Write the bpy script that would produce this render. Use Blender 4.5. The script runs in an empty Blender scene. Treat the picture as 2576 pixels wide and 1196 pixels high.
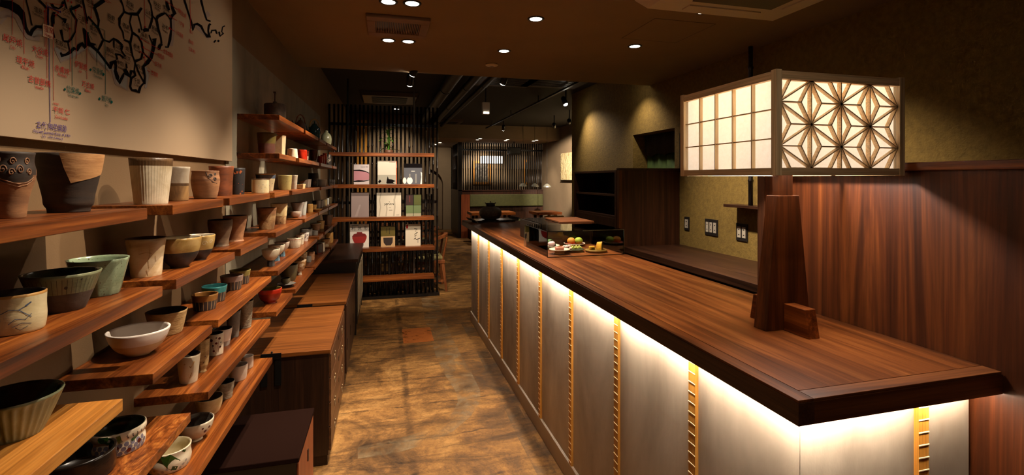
import bpy, bmesh, math, random
from mathutils import Vector, Matrix
random.seed(7)
S = bpy.context.scene
COL = S.collection
R = math.radians
# ------------------------------------------------------------------ camera, world, light
FPX, PX, PY, H = 1216.4, 1288.0, 450.0, 1.5
YAW, YAWL = R(14.74), R(14.21)
cam_d = bpy.data.cameras.new('camera'); cam = bpy.data.objects.new('camera', cam_d); COL.objects.link(cam)
cam_d.lens = 17.0; cam_d.sensor_width = 36.0; cam_d.sensor_fit = 'HORIZONTAL'; cam_d.shift_y = -148.0/2576; cam_d.clip_start = 0.02
cam.location = (0, 0, H); cam.rotation_euler = (R(90), 0, -YAW); S.camera = cam
W = bpy.data.worlds.new('world'); S.world = W; W.use_nodes = True
W.node_tree.nodes['Background'].inputs[0].default_value = (1.0, 0.72, 0.45, 1); W.node_tree.nodes['Background'].inputs[1].default_value = 0.004
vs = S.view_settings; vs.view_transform = 'Standard'; vs.look = 'None'; vs.gamma = 1.0; vs.use_curve_mapping = False; vs.exposure = 0.0
S.cycles.use_denoising = True; S.cycles.use_adaptive_sampling = True; S.cycles.adaptive_threshold = 0.04; S.cycles.max_bounces = 6; S.cycles.diffuse_bounces = 3; S.cycles.glossy_bounces = 2; S.cycles.transmission_bounces = 4
S.cycles.transparent_max_bounces = 8; S.cycles.sample_clamp_indirect = 3.0; S.cycles.caustics_reflective = False; S.cycles.caustics_refractive = False
WARM = (1.0, 0.83, 0.64)
def spot(loc, aim, watt, size=60, blend=.35, rad=.02, colr=WARM, name='spot_light'):
    d = bpy.data.lights.new(name, 'SPOT'); d.energy = watt; d.spot_size = R(size); d.spot_blend = blend; d.shadow_soft_size = rad; d.color = colr
    o = bpy.data.objects.new(name, d); COL.objects.link(o); o.location = loc
    o.rotation_euler = (Vector(aim)-Vector(loc)).to_track_quat('-Z', 'Y').to_euler(); o['kind'] = 'helper'; return o
# ------------------------------------------------------------------ geometry frames
RL = Matrix.Rotation(-(YAW-YAWL), 4, 'Z')            # the left wall stands half a degree off the counter
def fr(px, py, yaw):                                 # view ray through a point of the 2576 x 1196 frame
    c, s = math.cos(yaw), math.sin(yaw); a = (px-PX)/FPX; b = (PY-py)/FPX
    return Vector((c*a+s, -s*a+c, b))
def onX(px, py, X, yaw=YAW): d = fr(px, py, yaw); t = X/d.x; return Vector((X, d.y*t, H+d.z*t))
def onY(px, py, Y, yaw=YAW): d = fr(px, py, yaw); t = Y/d.y; return Vector((d.x*t, Y, H+d.z*t))
def onZ(px, py, z, yaw=YAW): d = fr(px, py, yaw); t = (z-H)/d.z; return Vector((d.x*t, d.y*t, z))
def depth(p, yaw=YAW): return math.sin(yaw)*p.x+math.cos(yaw)*p.y
# ------------------------------------------------------------------ node helpers
def lin(v): return v/12.92 if v <= .04045 else ((v+.055)/1.055)**2.4
def col(r, g=None, b=None):
    if g is None: g = b = r
    return (lin(r/255), lin(g/255), lin(b/255), 1)
MATS = {}
def newmat(name):
    m = bpy.data.materials.new(name); m.use_nodes = True; nt = m.node_tree; b = nt.nodes['Principled BSDF']; MATS[name] = m
    return m, nt, b
def nd(nt, t, **k):
    n = nt.nodes.new('ShaderNode'+t)
    for a, v in k.items(): setattr(n, a, v)
    return n
def coords(nt, scale, rnd=True, what='Object'):
    tc = nd(nt, 'TexCoord'); mp = nd(nt, 'Mapping'); mp.inputs['Scale'].default_value = scale
    src = tc.outputs[what]
    if rnd:
        oi = nd(nt, 'ObjectInfo'); mul = nd(nt, 'Math', operation='MULTIPLY'); mul.inputs[1].default_value = 37.0
        nt.links.new(oi.outputs['Random'], mul.inputs[0]); ad = nd(nt, 'VectorMath', operation='ADD')
        nt.links.new(src, ad.inputs[0]); nt.links.new(mul.outputs[0], ad.inputs[1]); src = ad.outputs[0]
    nt.links.new(src, mp.inputs['Vector']); return mp.outputs[0]
def ramp(nt, fac, stops, interp='LINEAR'):
    r = nd(nt, 'ValToRGB'); r.color_ramp.interpolation = interp; e = r.color_ramp.elements
    while len(e) < len(stops): e.new(.5)
    for i, (p, c) in enumerate(stops): e[i].position = p; e[i].color = c
    nt.links.new(fac, r.inputs[0]); return r.outputs[0]
def noise(nt, vec, scale, detail=4, rough=.55, dist=0.):
    n = nd(nt, 'TexNoise'); n.inputs['Scale'].default_value = scale; n.inputs['Detail'].default_value = detail; n.inputs['Roughness'].default_value = rough; n.inputs['Distortion'].default_value = dist
    nt.links.new(vec, n.inputs['Vector']); return n.outputs['Fac']
def mixc(nt, fac, a, b, mode='MIX'):
    m = nd(nt, 'Mix', data_type='RGBA', blend_type=mode)
    for v, i in ((fac, 0), (a, 6), (b, 7)):
        if hasattr(v, 'links') or hasattr(v, 'is_linked'): nt.links.new(v, m.inputs[i])
        else: m.inputs[i].default_value = v
    return m.outputs[2]
def bump(nt, bsdf, h, strength=.2, dist=.01):
    b = nd(nt, 'Bump'); b.inputs['Strength'].default_value = strength; b.inputs['Distance'].default_value = dist
    nt.links.new(h, b.inputs['Height']); nt.links.new(b.outputs[0], bsdf.inputs['Normal'])
def plain(name, c, rough=.5, metal=0., spec=.5):
    m, nt, b = newmat(name); b.inputs['Base Color'].default_value = c; b.inputs['Roughness'].default_value = rough; b.inputs['Metallic'].default_value = metal
    b.inputs['Specular IOR Level'].default_value = spec; return m
def wood(name, dark, mid, light, axis='Y', rough=.38, k=1.0, fig=2.2, plank=0., al=.6):
    m, nt, b = newmat(name); i = 'XYZ'.index(axis)
    sc = [13*k]*3; sc[i] = al*k; v = coords(nt, sc)
    n1 = noise(nt, v, 1.0, 7, .66, fig)
    sc2 = [190*k]*3; sc2[i] = 3.2*k; v2 = coords(nt, sc2); n2 = noise(nt, v2, 1.0, 3, .6)
    c1 = ramp(nt, n1, [(.28, dark), (.5, mid), (.72, light)])
    c2 = ramp(nt, n2, [(.34, (.34, .31, .29, 1)), (.6, (1, 1, 1, 1))])
    c = mixc(nt, .55, c1, c2, 'MULTIPLY')
    oi = nd(nt, 'ObjectInfo'); c = mixc(nt, 1.0, c, ramp(nt, oi.outputs['Random'], [(0, (.72, .7, .68, 1)), (1, (1.1, 1.1, 1.1, 1))]), 'MULTIPLY')
    if plank:
        sc3 = [1/plank]*3; sc3[i] = .0; v3 = coords(nt, sc3); fl = nd(nt, 'VectorMath', operation='FLOOR'); nt.links.new(v3, fl.inputs[0])
        wn = nd(nt, 'TexWhiteNoise'); nt.links.new(fl.outputs[0], wn.inputs[0])
        c = mixc(nt, 1.0, c, ramp(nt, wn.outputs[0], [(0, (.62, .6, .58, 1)), (1, (1.12, 1.1, 1.08, 1))]), 'MULTIPLY')
    nt.links.new(c, b.inputs['Base Color']); b.inputs['Roughness'].default_value = rough; b.inputs['Specular IOR Level'].default_value = .32
    bump(nt, b, n2, .06, .004); return m
def plaster(name, c1, c2, scale=6, fine=160, bs=.25, rough=.85, sc=(1, 1, 1)):
    m, nt, b = newmat(name); v = coords(nt, sc, False); n = noise(nt, v, scale, 5, .6, .4); nf = noise(nt, v, fine, 3, .6)
    nt.links.new(ramp(nt, n, [(.3, c1), (.7, c2)]), b.inputs['Base Color']); b.inputs['Roughness'].default_value = rough
    bump(nt, b, nf, bs, .004); return m
def glaze(name, c1, c2=None, c3=None, scale=9, rough=.32, stretch=(1, 1, 1), bs=.12, lo=.35, hi=.65, speck=None):
    m, nt, b = newmat(name); c2 = c2 or tuple(x*.7 for x in c1[:3])+(1,)
    v = coords(nt, stretch); n = noise(nt, v, scale*2.2, 5, .65, .6)
    stops = [(lo, c2), (hi, c1)]
    if c3: stops = [(lo-.06, c3), ((lo+hi)/2-.04, c2), (hi, c1)]
    c = ramp(nt, n, stops)
    if speck:
        ns = noise(nt, coords(nt, (1, 1, 1)), 260, 2, .5); c = mixc(nt, ramp(nt, ns, [(.66, (0, 0, 0, 1)), (.7, (1, 1, 1, 1))]), c, speck)
    nt.links.new(c, b.inputs['Base Color']); b.inputs['Roughness'].default_value = rough
    nf = noise(nt, coords(nt, (1, 1, 3)), 60, 3, .6); bump(nt, b, nf, bs, .003); return m
def emit(name, c, s):
    m, nt, b = newmat(name); b.inputs['Base Color'].default_value = (.8, .8, .8, 1); b.inputs['Emission Color'].default_value = c; b.inputs['Emission Strength'].default_value = s; return m
# ------------------------------------------------------------------ mesh helpers
class MB:
    def __init__(s): s.v = []; s.f = []; s.m = []; s.sm = []
    def add(s, vs_, fs, mi=0, smooth=False):
        o = len(s.v); s.v += [tuple(v) for v in vs_]
        for f in fs: s.f.append(tuple(o+i for i in f)); s.m.append(mi); s.sm.append(smooth)
        return s
    def box(s, x0, x1, y0, y1, z0, z1, mi=0):
        return s.add([(x, y, z) for z in (z0, z1) for x, y in ((x0, y0), (x1, y0), (x1, y1), (x0, y1))],
                     [(3, 2, 1, 0), (4, 5, 6, 7), (0, 1, 5, 4), (1, 2, 6, 5), (2, 3, 7, 6), (3, 0, 4, 7)], mi)
    def hexa(s, bot, top, mi=0):                      # two loops of equal length, bottom and top
        n = len(bot); f = [tuple(range(n-1, -1, -1)), tuple(range(n, 2*n))]+[(i, (i+1) % n, n+(i+1) % n, n+i) for i in range(n)]
        return s.add(list(bot)+list(top), f, mi)
    def bar(s, a, b, w, h, up=(0, 0, 1), mi=0):       # rectangular bar from a to b
        a, b = Vector(a), Vector(b); d = (b-a).normalized(); u = Vector(up); x = d.cross(u)
        if x.length < 1e-5: x = d.cross(Vector((1, 0, 0)))
        x.normalize(); y = x.cross(d).normalized(); x *= w/2; y *= h/2
        return s.hexa([a-x-y, a+x-y, a+x+y, a-x+y], [b-x-y, b+x-y, b+x+y, b-x+y], mi)
    def tube(s, pts, r, n=8, mi=0, caps=True):
        pts = [Vector(p) for p in pts]; rs = r if isinstance(r, (list, tuple)) else [r]*len(pts); ring = []; pv = None
        for i, p in enumerate(pts):
            d = (pts[min(i+1, len(pts)-1)]-pts[max(i-1, 0)]).normalized()
            u = pv if pv is not None else (Vector((0, 0, 1)) if abs(d.z) < .9 else Vector((1, 0, 0)))
            x = d.cross(u).normalized(); y = x.cross(d).normalized(); pv = y
            ring += [p+(x*math.cos(a)+y*math.sin(a))*rs[i] for a in [2*math.pi*k/n for k in range(n)]]
        f = [(i*n+k, i*n+(k+1) % n, (i+1)*n+(k+1) % n, (i+1)*n+k) for i in range(len(pts)-1) for k in range(n)]
        s.add(ring, f, mi, True)
        if caps: s.add(ring[:n], [tuple(range(n))], mi); s.add(ring[-n:], [tuple(range(n-1, -1, -1))], mi)
        return s
    def lathe(s, prof, n=32, mi=0, fn=None, midx=None, smooth=True, c=(0, 0, 0)):   # prof [(r, z)]
        o = []; k = len(prof)
        for j, (r, z) in enumerate(prof):
            for i in range(n):
                a = 2*math.pi*i/n; q = r*(fn(a, j, z) if fn else 1); o.append((c[0]+q*math.cos(a), c[1]+q*math.sin(a), c[2]+z))
        b = len(s.v); s.v += o
        for j in range(k-1):
            for i in range(n):
                s.f.append((b+j*n+i, b+j*n+(i+1) % n, b+(j+1)*n+(i+1) % n, b+(j+1)*n+i)); s.m.append(midx(j, i) if midx else mi); s.sm.append(smooth)
        if prof[0][0] > 1e-4: s.f.append(tuple(b+i for i in range(n-1, -1, -1))); s.m.append(midx(0, 0) if midx else mi); s.sm.append(False)
        if prof[-1][0] > 1e-4: s.f.append(tuple(b+(k-1)*n+i for i in range(n))); s.m.append(midx(k-2, 0) if midx else mi); s.sm.append(False)
        return s
    def mesh(s, name, mats):
        me = bpy.data.meshes.new(name); me.from_pydata(s.v, [], s.f)
        for m in (mats if isinstance(mats, (list, tuple)) else [mats]): me.materials.append(m)
        me.polygons.foreach_set('material_index', s.m); me.polygons.foreach_set('use_smooth', s.sm); me.update(); return me
    def build(s, name, mats, parent=None, loc=(0, 0, 0), rz=0., bevel=0., **tags):
        return link(name, s.mesh(name, mats), parent, loc, rz, bevel, **tags)
def link(name, me, parent=None, loc=(0, 0, 0), rz=0., bevel=0., **tags):
    o = bpy.data.objects.new(name, me); COL.objects.link(o); o.location = loc; o.rotation_euler = (0, 0, rz)
    if parent is not None: o.parent = parent
    if bevel:
        b = o.modifiers.new('bevel', 'BEVEL'); b.width = bevel; b.segments = 2; b.limit_method = 'ANGLE'
    for k, v in tags.items(): o[k] = v
    return o
def thing(name, label, cat, loc=(0, 0, 0), rz=0., group=None):
    o = bpy.data.objects.new(name, None); COL.objects.link(o); o.location = loc; o.rotation_euler = (0, 0, rz); o.empty_display_size = .05
    o['label'] = label; o['category'] = cat
    if group: o['group'] = group
    return o
def copy_tree(o, parent=None):
    c = o.copy(); COL.objects.link(c); c.parent = parent
    for ch in list(o.children): copy_tree(ch, c)
    return c
def box(x0, x1, y0, y1, z0, z1): return MB().box(x0, x1, y0, y1, z0, z1)
def st(o): o['kind'] = 'structure'; return o
_tx = {}
def textmesh(body):
    if body not in _tx:
        c = bpy.data.curves.new('t', 'FONT'); c.body = body; c.resolution_u = 2; o = bpy.data.objects.new('t', c); COL.objects.link(o)
        dg = bpy.context.evaluated_depsgraph_get(); me = bpy.data.meshes.new_from_object(o.evaluated_get(dg))
        v = [x.co.copy() for x in me.vertices]; f = [tuple(p.vertices) for p in me.polygons]
        bpy.data.objects.remove(o); bpy.data.meshes.remove(me); bpy.data.curves.remove(c)
        xs = [q.x for q in v]; ys = [q.y for q in v]; x0, x1, y0, y1 = min(xs), max(xs), min(ys), max(ys)
        _tx[body] = ([((q.x-(x0+x1)/2)/(x1-x0), (q.y-(y0+y1)/2)/(y1-y0)) for q in v], f)
    return _tx[body]
def put_text(mb, body, org, ux, uy, w, h, mi=0):      # centred at org, width w along ux, height h along uy
    v, f = textmesh(body); o = Vector(org); ux = Vector(ux); uy = Vector(uy)
    mb.add([o+ux*(a*w)+uy*(b*h) for a, b in v], f, mi)
def stroke(mb, pts, ws, P, mi=0):                     # flat brush stroke, pts in 2d, P maps 2d to 3d
    ws = ws if isinstance(ws, (list, tuple)) else [ws]*len(pts); L = []; Rr = []
    for i, p in enumerate(pts):
        a = pts[max(i-1, 0)]; b = pts[min(i+1, len(pts)-1)]; dx, dy = b[0]-a[0], b[1]-a[1]; q = math.hypot(dx, dy) or 1
        nx, ny = -dy/q*ws[i]/2, dx/q*ws[i]/2; L.append(P((p[0]+nx, p[1]+ny))); Rr.append(P((p[0]-nx, p[1]-ny)))
    n = len(pts); mb.add(L+Rr, [(i, i+1, n+i+1, n+i) for i in range(n-1)], mi)
def disc(n, P, cx, cy, rx, ry=None): return [P((cx+rx*math.cos(2*math.pi*i/n), cy+(ry or rx)*math.sin(2*math.pi*i/n))) for i in range(n)]
# ------------------------------------------------------------------ materials
WAL = (col(46, 20, 7), col(122, 62, 22), col(180, 106, 44))
walY = wood('walnut_along_y', *WAL, 'Y', .34, 1.0, 2.4); walX = wood('walnut_along_x', *WAL, 'X', .36); walZ = wood('walnut_upright', col(40, 18, 7), col(90, 46, 19), col(130, 72, 32), 'Z', .4, .8, 2.0)
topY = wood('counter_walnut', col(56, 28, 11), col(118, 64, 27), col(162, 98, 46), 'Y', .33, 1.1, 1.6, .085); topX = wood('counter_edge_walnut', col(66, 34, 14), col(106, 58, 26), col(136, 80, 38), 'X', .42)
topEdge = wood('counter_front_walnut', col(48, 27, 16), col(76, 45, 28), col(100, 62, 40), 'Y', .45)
panZ = wood('panel_walnut', col(34, 14, 5), col(86, 41, 15), col(124, 66, 26), 'Z', .45, .5, 3.4)
darkZ = wood('dark_stained_wood', col(34, 17, 9), col(66, 36, 20), col(92, 54, 30), 'Z', .45, .9); darkY = wood('dark_stained_wood_flat', col(34, 18, 10), col(62, 36, 22), col(84, 52, 32), 'Y', .4, .9)
burl = wood('burl_walnut', col(46, 20, 7), col(136, 72, 28), col(196, 124, 56), 'Y', .34, 1.5, 3.2, 0., 5.0); pale = wood('pale_walnut', col(140, 82, 30), col(196, 128, 54), col(224, 164, 84), 'Y', .36, .8)
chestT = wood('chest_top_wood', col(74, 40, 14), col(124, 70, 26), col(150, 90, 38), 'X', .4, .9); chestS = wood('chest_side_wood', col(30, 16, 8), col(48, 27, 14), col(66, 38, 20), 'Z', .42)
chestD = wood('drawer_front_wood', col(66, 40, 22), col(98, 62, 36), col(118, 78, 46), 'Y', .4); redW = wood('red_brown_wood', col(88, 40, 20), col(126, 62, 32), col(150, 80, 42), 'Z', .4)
blackW = plain('black_lacquered_wood', col(24, 18, 14), .35); cyp = wood('cypress', col(214, 176, 126), col(234, 204, 158), col(244, 220, 180), 'Z', .5, 1.2); cypX = wood('cypress_rail', col(206, 168, 122), col(228, 196, 150), col(240, 214, 174), 'X', .5, 1.2)
cypY = wood('cypress_rail_deep', col(206, 168, 122), col(228, 196, 150), col(240, 214, 174), 'Y', .5, 1.2)
strip = wood('strip_wood', col(206, 138, 52), col(232, 164, 70), col(244, 184, 92), 'Z', .45, 1.1); cord = plain('pale_cord', col(250, 226, 178), .8)
chairW = wood('chair_wood', col(96, 50, 24), col(140, 80, 42), col(168, 104, 58), 'Z', .4)
wallB = plaster('beige_wall_paint', col(104, 79, 49), col(114, 87, 55), 3, 220, .08); wallG = plaster('grey_olive_plaster', col(104, 98, 82), col(126, 118, 98), 7, 90, .2, .8, (1, 1, .5))
olive = plaster('olive_textured_plaster', col(108, 86, 34), col(132, 106, 46), 30, 75, 1.0, .9); ceilM = plaster('brown_ceiling_paint', col(126, 104, 76), col(134, 112, 82), 2, 200, .05)
blackC = plain('black_ceiling_paint', col(30, 27, 24), .8); blackM = plain('black_metal', col(18, 17, 16), .4, .3); bamb = plain('black_bamboo', col(20, 14, 11), .28)
counterP = plaster('counter_plaster', col(142, 128, 114), col(214, 202, 186), 2.2, 120, .12, .8, (1, 1, .45)); skirt = plain('grey_skirting', col(190, 176, 160), .6)
wallD = plaster('dining_wall_paint', col(132, 112, 86), col(146, 124, 96), 2, 200, .06)
white = plain('white_print_stock', col(226, 216, 204), .6); offw = plain('off_white_plastic', col(206, 196, 180), .5); greyM = plain('grey_metal', col(96, 88, 80), .45, .6); chrome = plain('worn_brass_metal', col(150, 130, 100), .35, .9)
ink = plain('black_ink', col(20, 17, 18), .9, 0, .0); wash = plain('grey_ink_wash', col(140, 124, 114), .9, 0, .0); wash2 = plain('pale_ink_wash', col(176, 160, 148), .8); redI = plain('red_ink', col(160, 30, 30), .9, 0, .0); grnI = plain('green_ink', col(14, 74, 66), .9, 0, .0); purI = plain('violet_ink', col(56, 40, 104), .9, 0, .0)
greenV = plaster('green_upholstery', col(58, 58, 20), col(72, 72, 26), 20, 120, .3, .7); cush = plaster('olive_seat_fabric', col(128, 116, 70), col(146, 132, 84), 30, 300, .3, .9)
lampOn = emit('lit_lamp_disc', (1.0, .86, .66, 1), 14.0); lampHot = emit('lit_spot_disc', (1.0, .9, .74, 1), 30.0); ledM = emit('led_strip_light', (1.0, .81, .60, 1), 86.0)
floorM, nt, bs = newmat('worn_concrete')
v = coords(nt, (1, 1, 1), False); n1 = noise(nt, v, 2.1, 10, .7, 1.0); n2 = noise(nt, coords(nt, (1.0, 5, 1), False), 1.8, 9, .74, .9); n3 = noise(nt, v, 26, 8, .8, 1.6)
c = ramp(nt, n1, [(.34, col(72, 50, 27)), (.46, col(124, 88, 46)), (.54, col(152, 110, 58)), (.64, col(180, 136, 78))])
c = mixc(nt, .75, c, ramp(nt, n2, [(.38, (.28, .26, .24, 1)), (.5, (.8, .77, .72, 1)), (.58, (1.08, 1.05, 1, 1))]), 'MULTIPLY')
c = mixc(nt, .6, c, ramp(nt, n3, [(.4, (.45, .42, .4, 1)), (.56, (1, 1, 1, 1))]), 'MULTIPLY')
def lines(ax, period, off, width, wob):
    sx = nd(nt, 'SeparateXYZ'); nt.links.new(v, sx.inputs[0]); a = nd(nt, 'Math', operation='MULTIPLY_ADD'); nt.links.new(noise(nt, v, 2.3, 5, .7), a.inputs[0]); a.inputs[1].default_value = wob; nt.links.new(sx.outputs[ax], a.inputs[2])
    b_ = nd(nt, 'Math', operation='ADD'); nt.links.new(a.outputs[0], b_.inputs[0]); b_.inputs[1].default_value = off
    p = nd(nt, 'Math', operation='PINGPONG'); nt.links.new(b_.outputs[0], p.inputs[0]); p.inputs[1].default_value = period/2
    return ramp(nt, p.outputs[0], [(0, (.14, .12, .1, 1)), (width*.5, (.3, .27, .24, 1)), (width, (1, 1, 1, 1))])
wv = noise(nt, v, 5, 5, .7)
c = mixc(nt, ramp(nt, wv, [(.42, (0, 0, 0, 1)), (.6, (.9, .9, .9, 1))]), c, mixc(nt, 1.0, c, lines('Y', .43, .12, .011, .12), 'MULTIPLY'))
c = mixc(nt, ramp(nt, wv, [(.4, (.9, .9, .9, 1)), (.6, (.1, .1, .1, 1))]), c, mixc(nt, 1.0, c, lines('X', 1.9, -.17, .03, .05), 'MULTIPLY'))
nt.links.new(c, bs.inputs['Base Color']); nt.links.new(ramp(nt, n1, [(.3, (.45, .45, .45, 1)), (.7, (.75, .75, .75, 1))]), bs.inputs['Roughness']); bs.inputs['Specular IOR Level'].default_value = .3; bump(nt, bs, n3, .4, .006)
def stain(name, c1, c2, lo, hi, sc, al=.6):
    m, nt, b = newmat(name); v = coords(nt, (1, 1, 1), False); n = noise(nt, v, sc, 6, .7, .5); nt.links.new(ramp(nt, noise(nt, v, sc*2, 5, .6), [(.3, c1), (.7, c2)]), b.inputs['Base Color']); b.inputs['Roughness'].default_value = .5
    nt.links.new(ramp(nt, n, [(lo, (0, 0, 0, 1)), (hi, (al, al, al, 1))]), b.inputs['Alpha']); return m
# ------------------------------------------------------------------ the room
CT, CU = 1.044, .992                      # counter top, its underside
ZC, ZB = 2.46, 2.73                       # brown ceiling, black ceiling
XR = 2.64                                 # olive wall
fl = st(box(-1.2, 4.4, -1.6, 14.8, -.06, 0).build('floor', floorM))
box(.165, .44, 4.5, 4.93, .0002, .0012).build('floor_patch', stain('rust_stain', col(150, 78, 22), col(176, 100, 36), .3, .42, 9, .9), fl)
mb = MB(); pts = [onZ(*p, 0) for p in ((1080, 750), (1092, 800), (1110, 850), (1130, 900), (1155, 945), (1178, 985), (1180, 1012), (1160, 1045), (1120, 1078), (1060, 1105), (990, 1125), (900, 1140))]
stroke(mb, [(p.x, p.y) for p in pts], [.2, .2, .2, .21, .2, .17, .15, .13, .13, .14, .14, .12], lambda q: (q[0], q[1], .0008)); mb.build('cement_streak', stain('grey_cement_streak', col(120, 100, 74), col(160, 136, 100), .42, .66, 5), fl)
mb = MB(); pts = [onZ(*p, 0) for p in ((1188, 812), (1220, 860), (1255, 920), (1300, 1000), (1350, 1090), (1410, 1190))]
stroke(mb, [(p.x-.07, p.y) for p in pts], .1, lambda q: (q[0], q[1], .0005)); mb.build('dark_streak', stain('dark_floor_streak', col(80, 62, 44), col(100, 80, 56), .44, .62, 3), fl)
cl = st(box(-1.0, 2.9, -1.6, 4.46, ZC, ZC+.4).build('ceiling', ceilM))
st(box(-1.2, 4.4, 4.46, 10.9, ZB, ZB+.1).build('ceiling_black', blackC)); st(box(.3, 4.4, 10.9, 14.8, 2.42, 2.9).build('ceiling_dining', wallD))
wl = st(box(-.9, -.74, -1.6, 14.6, 0, ZB+.2).build('wall_left', wallB, rz=RL.to_euler().z))
box(-.74, -.736, 2.5, 5.66, .0, 2.185).build('plaster_panel', wallG, wl)
mb = MB()
for y0, y1, z0, z1 in ((-1.6, 4.014, 0, 2.9), (4.014, 4.806, 1.98, 2.9), (4.806, 5.175, 0, 2.9), (5.175, 6.475, 1.6, 2.9), (6.475, 6.6, 0, 2.9)): mb.box(XR, XR+.2, y0, y1, z0, z1)
st(mb.build('wall_right', olive)); st(box(XR+.2, 4.2, 6.46, 6.6, 0, 2.9).build('wall_return', wallD)); st(box(4.05, 4.2, 6.6, 14.6, 0, 2.9).build('wall_right_dining', wallD))
st(box(-1.2, 2.9, -1.75, -1.6, 0, 2.9).build('wall_rear', wallB))
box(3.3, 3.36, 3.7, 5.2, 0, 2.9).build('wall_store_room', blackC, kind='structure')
# back wall with its arched niche, and the wall behind the bench lattice
mb = MB(); a0, a1, zt = .72, 1.66, 1.32; Y = 14.3; n = 14; rr = (a1-a0)/2
arc = [(a0+rr-rr*math.cos(math.pi*i/n), zt+rr*math.sin(math.pi*i/n)) for i in range(n+1)]
mb.box(-1.2, a0, Y, Y+.3, 0, 2.9).box(a1, 1.9, Y, Y+.3, 0, 2.9).box(a0, a1, Y+.25, Y+.3, 0, 2.9)
for i in range(n):
    (x0, z0), (x1, z1) = arc[i], arc[i+1]; mb.hexa([(x0, Y, z0), (x1, Y, z1), (x1, Y+.25, z1), (x0, Y+.25, z0)], [(x0, Y, 2.9), (x1, Y, 2.9), (x1, Y+.25, 2.9), (x0, Y+.25, 2.9)])
st(mb.build('wall_back', wallD)); st(box(1.88, 4.05, 13.7, 13.85, 0, 2.6).build('wall_alcove', wallD))
# ------------------------------------------------------------------ ceiling fittings
def downlight(x, y, label, z=ZC, r=.042, aim=None, watt=0, size=60, blend=.4, rad=.02, hot=False, c=WARM, grp='recessed round ceiling lights'):
    t = thing('downlight', label, 'ceiling light', (x, y, z), 0, grp)
    MB().lathe([(r*.86, 0), (r*.9, -.004), (r*1.16, -.004), (r*1.2, 0)], 28).build('trim_ring', blackM, t)
    MB().lathe([(r*.88, -.0015), (r*.88, -.003)], 28).build('lens', lampHot if hot else lampOn, t)
    if watt: spot((x, y, z-.02), aim, watt, size, blend, rad, c, 'downlight_beam')
    return t
def zc_at(px, py): return onZ(px, py, ZC)
SHELF = dict(watt=112, size=62, blend=.75, rad=.008)
for k, (px, py, nm) in enumerate(((977, 4, 'left lamp of the pair cut by the top edge beside the vent'), (1037, 8, 'right lamp of the pair cut by the top edge beside the vent'), (977, 101, 'left lamp of the pair just beyond the ceiling vent'), (1027, 104, 'right lamp of the pair just beyond the ceiling vent'))):
    p = zc_at(px, py); downlight(p.x, p.y, 'recessed ceiling light, '+nm, aim=(-.62, p.y+(.15 if k % 2 else -.25), .85) if k else (-.72, p.y-.5, 1.75), **(SHELF if k else dict(SHELF, watt=9, size=70, blend=1)))
for y, nm in ((2.0, 'first'), (1.22, 'second')):
    for dx, sd in ((0, 'wall side'), (1, 'counter side')): downlight(.02+.14*dx, y, f'recessed ceiling light, {sd} lamp of the {nm} pair nearer than the vent', aim=(-.6, y+(.2 if dx else -.2), .75), **dict(SHELF, watt=88 if y > 1.5 else 66))
CNT = dict(watt=185, size=84, blend=.9, rad=.03)
for px, py, nm in ((1348, 47, 'nearer of the two over the counter edge'), (1268, 128, 'farther of the two over the counter edge'), (1770, 28, 'tucked against the ceiling air conditioner'), (1597, 116, 'beside the ceiling hatch near the olive wall')):
    p = zc_at(px, py); downlight(p.x, p.y, 'recessed ceiling light, '+nm, aim=(p.x+(.15 if px < 1400 else .95), p.y-(.25 if px < 1400 else .2), .3), **(CNT if px < 1400 else dict(CNT, watt=150, size=84)))
downlight(.5, .35, 'recessed ceiling light over the aisle entrance, above the view', aim=(.55, .5, 0), watt=20, size=130, blend=1, rad=.03)  # unseen fill lamp, added to lighten the lantern frame and near pots
p0 = zc_at(920, 29); p1 = zc_at(1084, 42); p2 = zc_at(1068, 89)
w_, d_ = (p1-p0).length, .36; t = thing('ceiling_vent', 'brown square ceiling vent with fine dark slats between the lamp pairs', 'vent', ((p0.x+p1.x)/2, (p0.y+p2.y)/2+.02, ZC))
ventM = plain('brown_vent_paint', col(120, 92, 66), .6)
hw, hd = w_/2, abs(p2.y-p1.y)/2; iw, idp = hw*.72, hd*.6
mb = MB(); [mb.box(*q) for q in ((-hw, hw, -hd, -idp, -.022, 0), (-hw, hw, idp, hd, -.022, 0), (-hw, -iw, -idp, idp, -.022, 0), (iw, hw, -idp, idp, -.022, 0))]; mb.build('frame', ventM, t, bevel=.004)
box(-iw, iw, -idp, idp, -.004, 0).build('dark_backing', blackM, t)
sl = box(-.0022, .0022, -idp, idp, -.018, -.004).mesh('slat', ventM)
for i in range(26): link('slat', sl, t, (-iw+(i+.5)*2*iw/26, 0, 0))
p = onZ(1237, 162, ZC); t = thing('smoke_detector', 'small round cream ceiling detector above the black ceiling edge', 'detector', (p.x, p.y, ZC)); MB().lathe([(.05, 0), (.055, -.006), (.045, -.014), (.02, -.018)], 24).build('base', offw, t)
for a in range(4): box(-.004, .004, .008, .018, -.0195, -.015).build('slot', blackM, t, rz=a*math.pi/2)
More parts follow.
